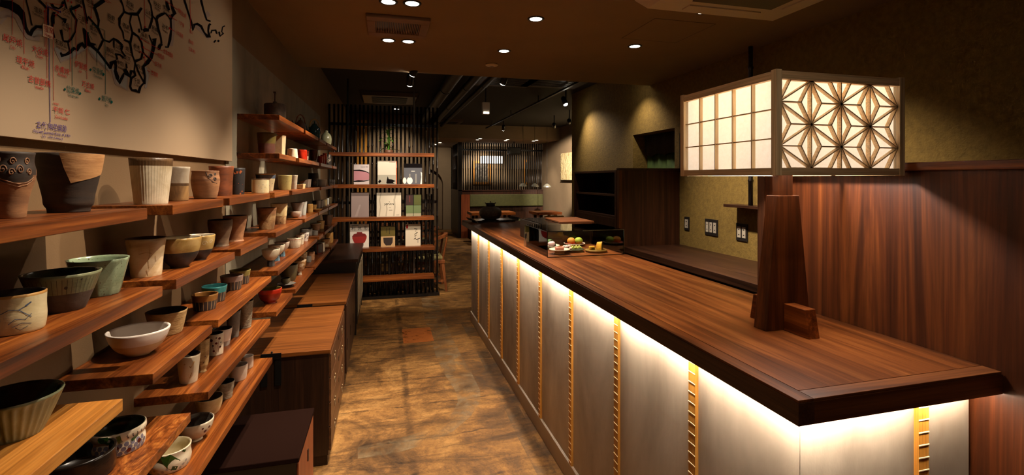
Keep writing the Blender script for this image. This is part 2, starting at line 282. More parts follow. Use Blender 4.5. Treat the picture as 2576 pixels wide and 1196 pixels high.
# hatch outline: four thin recess strips
q = [zc_at(*k) for k in ((1562, 96), (1648, 46), (1760, 50))]; t = thing('ceiling_hatch', 'flush rectangular inspection hatch in the brown ceiling', 'hatch', (q[1].x, q[1].y, ZC-.0005)); wx, wy = .42, q[0].y-q[1].y
mb = MB(); [mb.box(*k) for k in ((0, wx, -.002, .002, -.001, 0), (0, wx, wy-.002, wy+.002, -.001, 0), (-.002, .002, 0, wy, -.001, 0), (wx-.002, wx+.002, 0, wy, -.001, 0))]; mb.build('seam', plain('dark_seam', col(70, 52, 36), .8), t); box(.002, wx-.002, .002, wy-.002, -.0008, 0).build('cover', ceilM, t)
t = thing('ceiling_air_conditioner', 'beige ceiling cassette air conditioner at the top edge', 'air conditioner', (1.75, 1.9, ZC))
mb = MB(); mb.hexa([(-.4, -.4, -.055), (.4, -.4, -.055), (.4, .4, -.055), (-.4, .4, -.055)], [(-.45, -.45, 0), (.45, -.45, 0), (.45, .45, 0), (-.45, .45, 0)]); mb.build('panel', offw, t); box(-.24, .24, -.24, .24, -.06, -.05).build('intake_grille', greyM, t)
for a in range(4): box(-.22, .22, .29, .36, -.062, -.054).build('louvre', offw, t, rz=a*math.pi/2)
# ------------------------------------------------------------------ right wall fittings
t = thing('wall_shelf_niche', 'dark wood two-tier shelf recessed in the olive wall', 'shelf', (XR, 5.825, 0)); y = .65
box(-.02, .005, -y-.0, -y+.03, 0, 1.6).build('side', darkZ, t); box(-.02, .005, y-.03, y, 0, 1.6).build('side', darkZ, t); box(-.02, .34, -y+.03, y-.03, 1.575, 1.6).build('top', darkY, t)
box(.0, .34, -y+.03, y-.03, 1.29, 1.315).build('shelf_board', darkY, t); box(.0, .34, -y+.03, y-.03, 1.03, 1.055).build('shelf_board', darkY, t); box(.34, .36, -y, y, 0, 1.6).build('back', blackW, t)
box(-.01, .01, -y+.03, y-.03, 0, 1.03).build('lower_panel', darkZ, t); box(.005, .34, -y, -y+.03, 0, 1.6).build('side', darkZ, t); box(.005, .34, y-.03, y, 0, 1.6).build('side', darkZ, t)
t = thing('noren_curtain', 'green split curtain hanging in the dark doorway of the olive wall', 'curtain', (XR+.17, 4.41, 0))
grn = plaster('green_curtain_cloth', col(44, 62, 18), col(62, 84, 24), 8, 200, .2); dk = plaster('dark_curtain_cloth', col(40, 30, 20), col(52, 38, 26), 8, 200, .2)
for nm, y0, y1, z0, z1, mm, dx in (('cloth_panel', -.39, .0, .9, 1.77, grn, 0), ('cloth_panel', .01, .39, .9, 1.78, grn, 0), ('valance', -.395, .395, 1.74, 1.97, dk, -.03)):
    mb = MB(); n = 24; f_ = [y0+(y1-y0)*i/n for i in range(n+1)]; ws = lambda u: .006*math.sin(u*34)+.003*math.sin(u*80)
    top = [(dx+ws(u), u, z1) for u in f_]; bo = [(dx+ws(u)*1.4, u, z0+(.025*abs(math.sin(u*12)) if nm == 'valance' else 0)) for u in f_]
    mb.add(top+bo, [(i, i+1, n+2+i, n+1+i) for i in range(n)], 0, True); o = mb.build(nm, mm, t); k = o.modifiers.new('thick', 'SOLIDIFY'); k.thickness = .003
MB().tube([(0, -.397, 1.96), (0, .397, 1.96)], .009).build('rod', blackM, t)
t = thing('wood_side_panel', 'dark walnut end panel standing between the doorway and the back bench', 'panel', (2.05, 3.93, 0)); box(0, .585, 0, .035, 0, 1.575).build('board', darkZ, t); box(-.03, .585, -.012, .045, 1.575, 1.595).build('cap', darkY, t); box(-.03, 0, -.004, .04, 0, 1.575).build('edge_post', walZ, t)
t = thing('back_bench', 'long brown work bench along the olive wall behind the counter', 'bench', (2.06, 1.5, 0)); box(0, .578, 0, 2.42, .845, .894).build('bench_top', darkY, t, bevel=.003); box(.3, .578, .02, 2.4, 0, .845).build('body', blackW, t)
for k in range(4): box(.285, .3, .03+k*.6, .61+k*.6, .02, .82).build('door', blackW, t)
t = thing('alcove_shelf', 'short dark wall shelf with a bamboo hanger above the power outlets', 'shelf', (2.515, 2.25, 1.285)); box(0, .12, 0, .93, 0, .02).build('board', darkY, t, bevel=.002)
def bamboo(mb, x, y, z0, z1, r, nodes=None, n=8):
    zs = sorted(nodes or [z0+(z1-z0)*k for k in (.3, .62, .88)]); pr = [(r, z0)]
    for z in zs: pr += [(r, z-.012), (r*1.25, z-.003), (r*1.25, z+.003), (r*.97, z+.012)]
    return mb.lathe(pr+[(r, z1)], n, c=(x, y, 0))
bamboo(MB(), .05, .7, .02, 2.46-1.285-.001, .016, [.2, .42, .6, .86, 1.02], 10).build('bamboo_hanger', bamb, t)
p = onX(1893, 520, 2.46); t = thing('lacquer_bowl', 'low dark lacquer bowl on the short alcove shelf', 'bowl', (2.575, 2.66, 1.3055)); MB().lathe([(.035, 0), (.05, .015), (.056, .04), (.052, .04), (.044, .016), (.001, .01)], 24).build('body', plain('dark_lacquer', col(70, 38, 24), .25), t)
outW = plain('grey_socket_plastic', col(176, 166, 150), .5); outB = plain('black_outlet_plate', col(34, 30, 28), .4)
for nm, xl, xr, yt, yb, k in (('single', 1723, 1735, 546, 580, 1), ('triple', 1775, 1807, 552, 593, 3), ('double', 1853.5, 1882, 563, 607, 2)):
    a = onX((xl+xr)/2, (yt+yb)/2, XR); Y0, Y1 = onX(xr, 570, XR).y, onX(xl, 570, XR).y; z1 = onX((xl+xr)/2, yt, XR).z; z0 = onX((xl+xr)/2, yb, XR).z
    t = thing('power_outlet', f'black {nm} power outlet plate on the olive wall above the bench', 'outlet', (XR, (Y0+Y1)/2, (z0+z1)/2)); w, h = (Y1-Y0)/2, (z1-z0)/2
    box(-.008, 0, -w, w, -h, h).build('plate', outB, t, bevel=.002); pw = .026
    for i in range(k):
        yc = (i-(k-1)/2)*w*2/(k+.35); o = box(-.011, -.008, yc-w*.6/k, yc+w*.6/k, -h*.62, h*.62).build('socket_strip', outW, t)
        for j in (-.3, .3): box(-.0115, -.011, yc-w*.2/k, yc+w*.2/k, h*j-.004, h*j+.004).build('socket_hole', outB, o)
t = thing('framed_sign', 'narrow orange panel on the olive wall half behind the paper lantern', 'sign', (XR, 3.72, 1.72)); box(-.012, 0, -.16, .2, -.16, .2).build('frame', blackM, t); box(-.016, -.012, -.14, .18, -.14, .18).build('orange_face', plain('orange_print', col(190, 84, 36), .6), t)
# walnut partition beside the counter
t = thing('walnut_partition', 'tall walnut partition panel with a top rail behind the paper lantern', 'partition', (1.412, -.7, 0))
box(0, .05, 0, 2.25, 0, 1.522).build('panel_face', panZ, t); box(-.008, .06, 0, 2.285, 1.522, 1.545).build('top_rail', walY, t, bevel=.002); box(-.002, .055, 2.25, 2.285, 0, 1.522).build('corner_post', darkZ, t)
# ------------------------------------------------------------------ the counter
XF, XO, YN, YO, YE = .887, .819, .872, .808, 5.3
t = thing('worktop', 'long dark walnut counter top with a mitred border', 'counter top', (XO, YO, CU)); L = YE-YO; wd = 1.409-XO; b_ = .042; th = CT-CU
box(b_, wd, b_, L, .002, th).build('field', topY, t)
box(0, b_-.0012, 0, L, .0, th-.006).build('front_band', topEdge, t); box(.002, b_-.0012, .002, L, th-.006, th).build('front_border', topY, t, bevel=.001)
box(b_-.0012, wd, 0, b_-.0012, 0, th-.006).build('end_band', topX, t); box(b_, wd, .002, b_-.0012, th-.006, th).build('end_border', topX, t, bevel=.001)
t = thing('service_counter', 'pale plastered counter front divided by thin tied wooden strips', 'counter', (0, 0, 0))
ys = [YN]+[1.245+.485*i for i in range(8)]+[5.06]
for i in range(len(ys)-1): box(XF, XF+.03, ys[i]+.0012, ys[i+1]-.0012, .1, CU-.001).build('plaster_panel', counterP, t)
XS = 1.237
for a, b in ((XF+.001, XS), (XS, 1.402)): box(a+.001, b-.001, YN, YN+.03, .1, CU-.001).build('plaster_panel', counterP, t)
box(XF+.032, 1.4, YN+.032, 5.05, .0, CU-.002).build('carcass', blackW, t); box(XF-.012, 1.402, YN-.012, 5.06, 0, .1).build('skirting', skirt, t, bevel=.003)
sm = box(-.011, 0, -.016, .016, .1, CU-.03).mesh('wood_strip', strip); mb = MB()
for k in range(29): mb.box(-.0125, -.011, -.016, .016, .118+.03*k-.0012, .118+.03*k+.0012)
cm = mb.mesh('cord_binding', cord)
for y in ys[1:-1]: o = link('wood_strip', sm, t, (XF, y, 0)); link('cord_binding', cm, o, kind='stuff')
o = link('wood_strip', sm, t, (XS, YN, 0), math.pi/2); link('cord_binding', cm, o, kind='stuff')
box(XF-.042, XF-.028, YN-.042, 5.05, CU-.008, CU-.001).build('led_strip', ledM, t, label='glowing warm light strip under the counter edge'); box(XF-.028, 1.39, YN-.042, YN-.028, CU-.008, CU-.001).build('led_strip', ledM, t)
# ------------------------------------------------------------------ paper lantern on its walnut stand
LX0, LX1, LY0, LY1, LZ0, LZ1 = .962, 1.392, 1.017, 1.43, 1.509, 1.777
lcx, lcy = (LX0+LX1)/2, (LY0+LY1)/2
t = thing('paper_lantern', 'large square paper lantern with star lattice front on a walnut stand', 'lantern', (lcx, lcy, CT))
pm, nt, b = newmat('shoji_paper'); v = coords(nt, (1, 1, 1)); pn = noise(nt, v, 90, 5, .7, .5); pc = ramp(nt, pn, [(.3, (.93, .91, .87, 1)), (.7, (1, .99, .97, 1))])
tr = nd(nt, 'BsdfTranslucent'); df = nd(nt, 'BsdfDiffuse'); mx = nd(nt, 'MixShader'); mx.inputs[0].default_value = .12
nt.links.new(pc, tr.inputs[0]); nt.links.new(pc, df.inputs[0]); nt.links.new(tr.outputs[0], mx.inputs[1]); nt.links.new(df.outputs[0], mx.inputs[2]); nt.links.new(mx.outputs[0], nt.nodes['Material Output'].inputs[0])
hx, hy, zb, zt = (LX1-LX0)/2, (LY1-LY0)/2, LZ0-CT, LZ1-CT; ps = .018
for sx in (-1, 1):
    for sy in (-1, 1): box(-ps/2, ps/2, -ps/2, ps/2, zb-.001, zt+.003).build('corner_post', cyp, t, (sx*(hx-ps/2), sy*(hy-ps/2), 0), bevel=.001)
for z0, z1 in ((zb, zb+.019), (zt-.021, zt)):
    for sy in (-1, 1): box(-hx+ps, hx-ps, -.007, .007, z0, z1).build('rail', cypX, t, (0, sy*(hy-.009), 0))
    for sx in (-1, 1): box(-.007, .007, -hy+ps, hy-ps, z0, z1).build('rail', cypY, t, (sx*(hx-.009), 0, 0))
box(-hx+.004, hx-.004, -hy+.004, hy-.004, zt-.006, zt-.003).build('top_board', cypX, t)
k0, k1 = zb+.019, zt-.021
for sy in (-1, 1): box(-hx+ps*.6, hx-ps*.6, -.0004, .0004, k0-.01, k1+.01).build('paper_pane', pm, t, (0, sy*(hy-.018), 0))
for sx in (-1, 1): box(-.0004, .0004, -hy+ps*.6, hy-ps*.6, k0-.01, k1+.01).build('paper_pane', pm, t, (sx*(hx-.018), 0, 0))
kw, kd = .003, .012; W_, P_ = 2*(hx-ps), (k1-k0)/2; w4 = W_/4; segs = []
def node(i, j): return (-W_/2+i*w4, k0+(j+(.5 if i % 2 == 0 else 0))*P_)
def clip(a, b):
    (x0, z0), (x1, z1) = a, b; t0, t1 = 0., 1.; dz = z1-z0
    if abs(dz) < 1e-9: return (a, b) if k0-1e-6 <= z0 <= k1+1e-6 else None
    ta, tb = sorted(((k0-z0)/dz, (k1-z0)/dz)); t0, t1 = max(t0, ta), min(t1, tb)
    return None if t1-t0 < .03 else ((x0+(x1-x0)*t0, z0+dz*t0), (x0+(x1-x0)*t1, z0+dz*t1))
for i in range(1, 4): segs.append(((node(i, 0)[0], k0), (node(i, 0)[0], k1)))
for i in range(4):
    A = [node(i, j) for j in range(-1, 4)]; B = [node(i+1, j) for j in range(-1, 4)]
    for P0, P1 in ((A, B), (B, A)):
        for j in range(4):
            mid = (P0[j][1]+P0[j+1][1])/2; q = [p for p in P1 if abs(p[1]-mid) < 1e-6]
            if not q: continue
            q = q[0]; cx_, cz_ = (P0[j][0]+P0[j+1][0]+q[0])/3, (P0[j][1]+P0[j+1][1]+q[1])/3
            for p in (P0[j], P0[j+1], q): segs.append(((cx_, cz_), p))
            if P0 is A: segs += [(P0[j], q), (P0[j+1], q)]
for a, b in segs:
    q = clip(a, b)
    if q: MB().bar((q[0][0], -hy+.0115, q[0][1]), (q[1][0], -hy+.0115, q[1][1]), kw, kd, (0, 1, 0)).build('lattice_strip', cypX, t)
for sx in (-1, 1):
    x = sx*(hx-.0115)
    for i in range(1, 5): y = -hy+ps+i*(2*(hy-ps))/5; box(x-kd/2, x+kd/2, y-kw/2, y+kw/2, k0, k1).build('grid_strip', cyp, t)
    for i in (1, 2): z = k0+(k1-k0)*i/3; box(x-kd/2+.002, x+kd/2-.002, -hy+ps, hy-ps, z-kw/2, z+kw/2).build('grid_strip', cypY, t)
# stand: tapered slab, neck post, cross foot
sy0 = 1.2-lcy; sx0 = 1.098-lcx; zs = .405
mb = MB(); mb.hexa([(sx0, sy0, 0), (sx0+.165, sy0, 0), (sx0+.165, sy0+.05, 0), (sx0, sy0+.05, 0)], [(sx0+.042, sy0+.002, zs), (sx0+.123, sy0+.002, zs), (sx0+.123, sy0+.045, zs), (sx0+.042, sy0+.045, zs)]); mb.build('stand', walZ, t, bevel=.0015)
box(-.02, .02, sy0+.006, sy0+.042, zs, zb+.02).build('neck_post', walZ, t, (sx0+.0825, 0, 0)); fx = sx0+.083
for d in (-1, 1):
    y0 = sy0 if d < 0 else sy0+.05; y1 = y0+d*.09; y2 = y0+d*.075; mb = MB(); mb.hexa([(fx-.019, y0, 0), (fx+.019, y0, 0), (fx+.019, y1, 0), (fx-.019, y1, 0)], [(fx-.019, y0, .08), (fx+.019, y0, .08), (fx+.019, y2, .08), (fx-.019, y2, .08)]); mb.build('foot', walY, t, bevel=.0015)
box(-hx+ps, hx-ps, -.008, .008, zb+.002, zb+.012).build('cross_bar', cypX, t, (0, sy0+.024, 0))
d = bpy.data.lights.new('lantern_bulb', 'POINT'); d.energy = 23; d.color = (1, .94, .86); d.shadow_soft_size = .03; o = bpy.data.objects.new('lantern_bulb', d); COL.objects.link(o); o.location = (lcx, lcy, 1.655); o['kind'] = 'helper'
# ------------------------------------------------------------------ glass sweets case
gm, nt, b = newmat('clear_glass'); tp = nd(nt, 'BsdfTransparent'); gl = nd(nt, 'BsdfGlossy'); gl.inputs['Roughness'].default_value = .02; fz = nd(nt, 'Fresnel'); fz.inputs[0].default_value = 1.5; mx = nd(nt, 'MixShader'); tp.inputs[0].default_value = (.975, .985, .978, 1)
nt.links.new(fz.outputs[0], mx.inputs[0]); nt.links.new(tp.outputs[0], mx.inputs[1]); nt.links.new(gl.outputs[0], mx.inputs[2]); nt.links.new(mx.outputs[0], nt.nodes['Material Output'].inputs[0])
a = onZ(1376.7, 648.3, CT); b2 = onZ(1319.7, 620.6, CT); gx0, gx1, gy0, gy1, gh = a.x, 1.398, a.y, b2.y, .147; g = .004
t = thing('glass_display_case', 'clear glass cake case standing on the walnut counter', 'display case', (gx0, gy0, CT)); w_, l_ = gx1-gx0, gy1-gy0
for nm, q in (('front_pane', (0, w_, 0, g, 0, gh)), ('side_pane', (0, g, g, l_-g, 0, gh)), ('side_pane', (w_-g, w_, g, l_-g, 0, gh)), ('back_pane', (0, w_, l_-g, l_, 0, gh)), ('top_pane', (0, w_, 0, l_, gh, gh+g))): box(*q).build(nm, gm, t)
for q in ((-.001, .003, -.001, .003, 0, gh), (0, w_, -.0015, .001, gh-.001, gh+.001), (-.0015, .001, 0, l_, gh-.001, gh+.001), (0, w_, -.001, .001, 0, .002)): box(*q).build('dark_edge', blackM, t)
edgeM = plain('green_lit_edge_paint', col(120, 140, 122), .2)  # pale strips along the glass edges, their lit look put into the colour
for q in ((w_-.002, w_+.001, -.001, .001, 0, gh), (w_-.002, w_+.001, l_-.001, l_+.001, 0, gh), (-.001, .001, l_-.001, l_+.001, 0, gh), (w_*.45, w_, -.002, -.0015, gh, gh+.004)): box(*q).build('painted_lit_edge', edgeM, t)
t = thing('dark_counter_box', 'dark box behind the glass cake case on the counter', 'box', (1.035, gy1+.02, CT)); box(0, .36, 0, .54, 0, .14).build('body', blackW, t, bevel=.003); box(.01, .35, .01, .53, .14, .146).build('lid', plain('gloss_black_panel', col(16, 14, 12), .12), t)
t = thing('wooden_board', 'flat wooden board lying on the dark box behind the cake case', 'board', (1.17, gy1+.02, CT+.1465)); box(0, .25, 0, .38, 0, .012).build('panel', topX, t, (0, 0, 0), -.05, .002); box(.02, .23, .015, .02, .0121, .0125).build('lip', walX, t)
def pz(px, py): return onZ(px, py, CT)
def pxm(p): return depth(p)/FPX
def plate(name, label, xl, xr, yb, prof, mats, n=36, midx=None, fn=None):
    p = pz((xl+xr)/2, yb); r = (xr-xl)/2*pxm(p); t = thing(name, label, 'plate', p, 0, 'cake plates in the glass case'); MB().lathe([(a*r, h) for a, h in prof], n, midx=midx, fn=fn).build('dish', mats, t); return p, r
def blob(mb, c, rx, ry, rz, n=16, m=9, fn=None, mi=0):
    pr = [(math.sin(math.pi*j/m), -math.cos(math.pi*j/m)) for j in range(m+1)]; o = len(mb.v)
    mb.lathe([(max(q, .001), z) for q, z in pr], n, mi, fn)
    for k in range(o, len(mb.v)): x, y, z = mb.v[k]; mb.v[k] = (c[0]+x*rx, c[1]+y*ry, c[2]+z*rz)
    return mb
cream = glaze('cream_plate_glaze', col(214, 210, 188), col(196, 190, 164)); sage = glaze('sage_plate_glaze', col(72, 76, 52), col(48, 50, 36)); redP = plain('red_plate_glaze', col(150, 40, 24), .3)
P_DISH = [(.5, 0), (.55, .004), (1, .016), (1, .019), (.6, .009), (.001, .008)]
p, r = plate('cake_plate', 'pale plate with a speckled ball and a leaf-wrapped pink cake', 1344, 1408, 624, P_DISH, cream)
def sweet(name, label, p, fn_build, mats, grp='sweets in the glass case'):
    t = thing(name, label, 'sweet', p, 0, grp); fn_build(t); return t
mochi = glaze('black_white_mochi', col(226, 222, 214), col(40, 36, 34), None, 40, .6, lo=.45, hi=.5); pinkM = plain('pink_mochi', col(222, 180, 184), .7); leafM = plain('green_leaf', col(52, 92, 34), .5)
q = p+Vector((-.028, .0, .009)); t = thing('mochi_ball', 'black and white speckled mochi ball on the pale plate', 'sweet', q, 0, 'sweets in the glass case'); blob(MB(), (0, 0, .02), .021, .021, .021).build('ball', mochi, t)
q = p+Vector((.028, .0, .009)); t = thing('leaf_wrapped_cake', 'pink rice cake wrapped in a dark green leaf', 'sweet', q, 0, 'sweets in the glass case'); blob(MB(), (0, -.006, .018), .026, .024, .019).build('rice_cake', pinkM, t)
mb = MB(); n = 10; mb.add([( (-.036+.072*i/n), .012+.026*s_-.02*s_*abs(i/n-.5), .002+.042*math.sin(math.pi*i/n)**.7) for s_ in (-1, .35, 1) for i in range(n+1)], [(k*(n+1)+i, k*(n+1)+i+1, (k+1)*(n+1)+i+1, (k+1)*(n+1)+i) for k in range(2) for i in range(n)], 0, True); o = mb.build('leaf', leafM, t); k = o.modifiers.new('thick', 'SOLIDIFY'); k.thickness = .002
p, r = plate('cake_plate', 'small footed cream dish nearest the glass front', 1381, 1434, 639, [(.5, 0), (.42, .008), (.5, .016), (1, .026), (1, .03), (.6, .022), (.001, .02)], cream)
t = thing('jelly_cake', 'salmon pink jelly block on the footed dish', 'sweet', p+Vector((0, 0, .0205)), 0, 'sweets in the glass case'); box(-.026, .026, -.015, .015, 0, .022).build('block', glaze('salmon_jelly', col(226, 146, 122), col(196, 96, 84)), t, bevel=.006)
p, r = plate('cake_plate', 'red plate with a cream rim in the glass case', 1418, 1472, 618.5, [(.5, 0), (.55, .004), (.92, .012), (1, .016), (1, .019), (.9, .016), (.6, .009), (.001, .008)], [cream, redP], midx=lambda j, i: 1 if j >= 5 else 0)
for dx, nm, cc in ((-.024, 'orange', col(206, 132, 34)), (.03, 'lime green', col(150, 170, 44))):
    t = thing('bean_cake', f'{nm} round bean cake on the red plate', 'sweet', p+Vector((dx, -.002, .009)), 0, 'sweets in the glass case'); blob(MB(), (0, 0, .023), .028, .028, .025, fn=(lambda a, j, z: 1+.03*math.cos(5*a)) if dx < 0 else None).build('ball', glaze(nm+'_bean_paste', cc, tuple(x*.8 for x in cc[:3])+(1,), rough=.7), t)
p, r = plate('cake_plate', 'dark sage leaf-shaped plate between the red plate and footed dish', 1409, 1469, 633, [(.5, 0), (.6, .004), (1, .014), (1, .017), (.6, .009), (.001, .008)], sage, fn=lambda a, j, z: 1+.05*math.cos(9*a))
t = thing('pink_dumpling', 'pale pink crumbly dumpling on the sage plate', 'sweet', p+Vector((-.036, 0, .009)), 0, 'sweets in the glass case'); mb = MB(); random.seed(3)
for k in range(14): blob(mb, (random.uniform(-.02, .026), random.uniform(-.014, .014), random.uniform(.008, .024)), .011, .011, .01, 8, 5)
mb.build('dumpling', plain('pale_pink_paste', col(226, 186, 176), .8), t)
t = thing('green_noodle_cake', 'pale green strand cake on the sage plate', 'sweet', p+Vector((.026, -.004, .009)), 0, 'sweets in the glass case'); mb = MB()
for k in range(16): x = random.uniform(-.03, .03); mb.tube([(x-.014, random.uniform(-.012, .012), .004+.012*random.random()), (x, random.uniform(-.012, .012), .012+.014*random.random()), (x+.014, random.uniform(-.012, .012), .004+.012*random.random())], .0035, 6)
mb.build('strands', plain('green_tea_paste', col(178, 180, 84), .8), t)
p, r = plate('wooden_plate', 'round mustard coloured plate at the case corner', 1472, 1527, 634, [(.85, 0), (.98, .006), (1, .014), (.9, .015), (.001, .012)], wood('mustard_plate_wood', col(112, 84, 26), col(138, 106, 36), col(156, 122, 48), 'X', .5))
yel = glaze('baked_yellow_crust', col(220, 172, 58), col(190, 130, 36)); grF = plain('green_bean_filling', col(96, 104, 32), .8)
t = thing('cut_bun', 'yellow bun half standing on edge showing green filling', 'sweet', p+Vector((.022, -.01, .0135)), 0, 'sweets in the glass case')
arc = [(-.0, .002)]+[(.032*math.sin(math.pi*i/10)*1.0-.008, .002+.058*i/10) for i in range(11)]
mb = MB(); n = 12; ot = [(-.024+.05*i/n if 0 else -.026*math.cos(math.pi*i/n)+.004, .003+.05*math.sin(math.pi*i/n)) for i in range(n+1)]
mb.hexa([(x-.012, -.016, z) for x, z in ot], [(x+.004, .02, z*.86) for x, z in ot]); mb.build('crust', yel, t, rz=.9); mb = MB(); i_ = [(x*.72-.002, .008+(z-.003)*.74) for x, z in ot]; mb.hexa([(x-.0125, -.0175, z) for x, z in i_], [(x-.011, -.0155, z) for x, z in i_]); mb.build('filling', grF, t, rz=.9)
t = thing('bun_piece', 'small broken yellow bun piece lying on the mustard plate', 'sweet', p+Vector((-.026, .004, .0135)), 0, 'sweets in the glass case'); box(-.018, .018, -.012, .012, 0, .022).build('crust', yel, t, bevel=.005); box(-.008, .012, -.0125, -.011, .003, .014).build('filling', grF, t)
# ------------------------------------------------------------------ iron kettle and tray at the counter end
p = onZ(1236, 557, CT); s_ = depth(p)/FPX
t = thing('black_tray', 'black lacquer tray with folded corners at the far counter end', 'tray', (p.x+.02, p.y, CT), .12); hw_, hd_ = .235, .14
box(-hw_, hw_, -hd_, hd_, .012, .02).build('tray_board', plain('black_lacquer', col(18, 15, 13), .18), t, bevel=.003)
for sx in (-1, 1):
    mb = MB(); mb.hexa([(sx*(hw_-.01), -hd_, .016), (sx*hw_, -hd_, .012), (sx*hw_, hd_, .012), (sx*(hw_-.01), hd_, .016)], [(sx*(hw_+.02), -hd_*.8, .04), (sx*(hw_+.035), -hd_*.8, .038), (sx*(hw_+.035), hd_*.8, .038), (sx*(hw_+.02), hd_*.8, .04)]); mb.build('end_lip', blackW, t)
    for sy in (-1, 1): box(sx*.19-.015, sx*.19+.015, sy*.1-.012, sy*.1+.012, 0, .012).build('foot', blackW, t)
ironM = glaze('cast_iron', col(92, 76, 60), col(66, 54, 44), None, 20, .6, bs=.4)
t = thing('iron_tea_kettle', 'round dark iron tea kettle with a lid on the black tray', 'kettle', (p.x-.01, p.y, CT+.0205)); k = .0040*s_/.00405
prof = [(.06, 0), (.095, .012), (.118, .05), (.121, .075), (.112, .105), (.085, .128), (.055, .137), (.052, .14)]
MB().lathe(prof, 40).build('body', ironM, t); MB().lathe([(.048, .138), (.05, .145), (.05, .172), (.044, .176), (.008, .178)], 28).build('lid', plain('black_lid', col(22, 18, 16), .35), t); MB().lathe([(.006, .177), (.004, .183), (.009, .19), (.003, .196)], 12).build('knob', chrome, t)
for sx in (-1, 1): MB().tube([(sx*.048, -.01, .168), (sx*.056, -.01, .178), (sx*.056, .01, .178), (sx*.048, .01, .168)], .004, 6).build('lug', ironM, t)
MB().bar((.004, -.117, .062), (.006, -.107, .108), .006, .008).build('ring_lug', blackM, t)
# ------------------------------------------------------------------ chests along the left wall
def ring_handle(parent, y, z, x=0, r=.02):
    o = MB().lathe([(.007, 0), (.009, .002), (.004, .005)], 10).build('handle', chrome, parent, (x, y, z)); o.rotation_euler = (0, math.pi/2, 0)
    n = 12; MB().tube([(.008+r*(1-math.cos(2*math.pi*i/n)), r*.8*math.sin(2*math.pi*i/n), 0) for i in range(n+1)], .003, 6, caps=False).build('ring', chrome, o)
def tansu(label, x0, x1, y0, y1, h, rows, topm, sidem, frontm, grp=None, doors=0):
    t = thing('drawer_chest', label, 'chest', (x0, y0, 0)); w, l = x1-x0, y1-y0
    box(0, w-.006, .004, l-.004, .06, h-.022).build('carcass', sidem, t); box(.0, w-.012, .02, l-.02, 0, .06).build('plinth', sidem, t); box(-.002, w+.004, -.004, l+.004, h-.022, h).build('top_board', topm, t, bevel=.002)
    if doors:
        for k in range(doors):
            a = .03+k*(l-.06)/doors; o = box(w-.006, w+.006, a+.003, a+(l-.06)/doors-.003, .09, h-.04).build('sliding_door', frontm, t, bevel=.003); box(w+.006, w+.009, a+.04, a+.055, .25, .33).build('pull', blackM, o)
    else:
        rh = (h-.1)/rows
        for k in range(rows):
            o = box(w-.006, w+.006, .02, l-.02, .07+k*rh+.003, .07+(k+1)*rh-.003).build('drawer', frontm, t, bevel=.002)
            for f in (.24, .76): ring_handle(o, l*f, .07+(k+.55)*rh, w+.006)
            box(w+.006, w+.0075, l*.5-.012, l*.5+.012, .07+(k+.6)*rh-.012, .07+(k+.6)*rh+.012).build('lock_plate', blackM, o)
    return t, w, l
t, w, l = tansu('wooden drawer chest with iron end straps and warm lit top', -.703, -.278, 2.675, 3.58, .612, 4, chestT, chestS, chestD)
for a in (.1, .165): mb = MB(); mb.hexa([(a, -.0025, .45), (a+.03, -.0025, .45), (a+.03, -.0005, .45), (a, -.0005, .45)], [(a, -.0025, .59), (a+.03, -.0025, .59), (a+.03, -.0005, .59), (a, -.0005, .59)]); mb.lathe([(.015, 0), (.015, .0018)], 14, c=(0, 0, 0)) if 0 else None; mb.build('iron_strap', blackM, t)
box(.1, .195, -.006, -.0005, .585, .615).build('iron_bracket', blackM, t); MB().lathe([(.004, 0), (.006, .006), (.002, .01)], 8).build('stud', blackM, t, (.148, .012, .612))
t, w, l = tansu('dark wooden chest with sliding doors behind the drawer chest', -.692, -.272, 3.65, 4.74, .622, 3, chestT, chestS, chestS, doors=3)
box(.1, .2, -.006, -.0005, .585, .618).build('iron_bracket', blackM, t)
t = thing('black_cabinet', 'taller black cabinet with pale paper doors next to the magazine rack', 'cabinet', (-.675, 4.86, 0)); w, l, h = .42, 1.2, .73
box(0, w-.01, 0, l, .07, h-.03).build('carcass', blackW, t); box(-.004, w+.008, -.008, l+.008, h-.03, h).build('top_board', darkY, t, bevel=.003)
for y in (0, l-.05): box(w-.06, w-.01, y, y+.05, 0, .07).build('leg', blackW, t); box(0, .05, y, y+.05, 0, .07).build('leg', blackW, t)
for k in range(2):
    o = box(w-.01, w, .03+k*.6, .6+k*.6, .1, h-.06).build('door', blackW, t); box(w, w+.002, .08+k*.6, .55+k*.6, .16, h-.12).build('paper_panel', plain('pale_door_paper', col(216, 196, 160), .8), o)
    for j in range(4): box(w+.002, w+.005, .08+k*.6+j*.155, .085+k*.6+j*.155, .16, h-.12).build('door_bar', blackW, o)
t = thing('small_chest', 'low dark chest with a red-brown door in the foreground', 'chest', (-.71, 2.07, 0)); w, l, h = .378, .43, .394
box(0, w-.008, 0, l, .0, h-.02).build('carcass', blackW, t); box(-.002, w+.003, -.003, l+.003, h-.02, h).build('top_board', plain('worn_black_wood', col(30, 15, 10), .85, 0, .03), t, bevel=.003); o = box(w-.008, w, .012, l-.012, .02, h-.03).build('door', redW, t, bevel=.002); box(w, w+.004, l*.55, l*.55+.012, h*.62, h*.62+.05).build('latch', blackM, o)
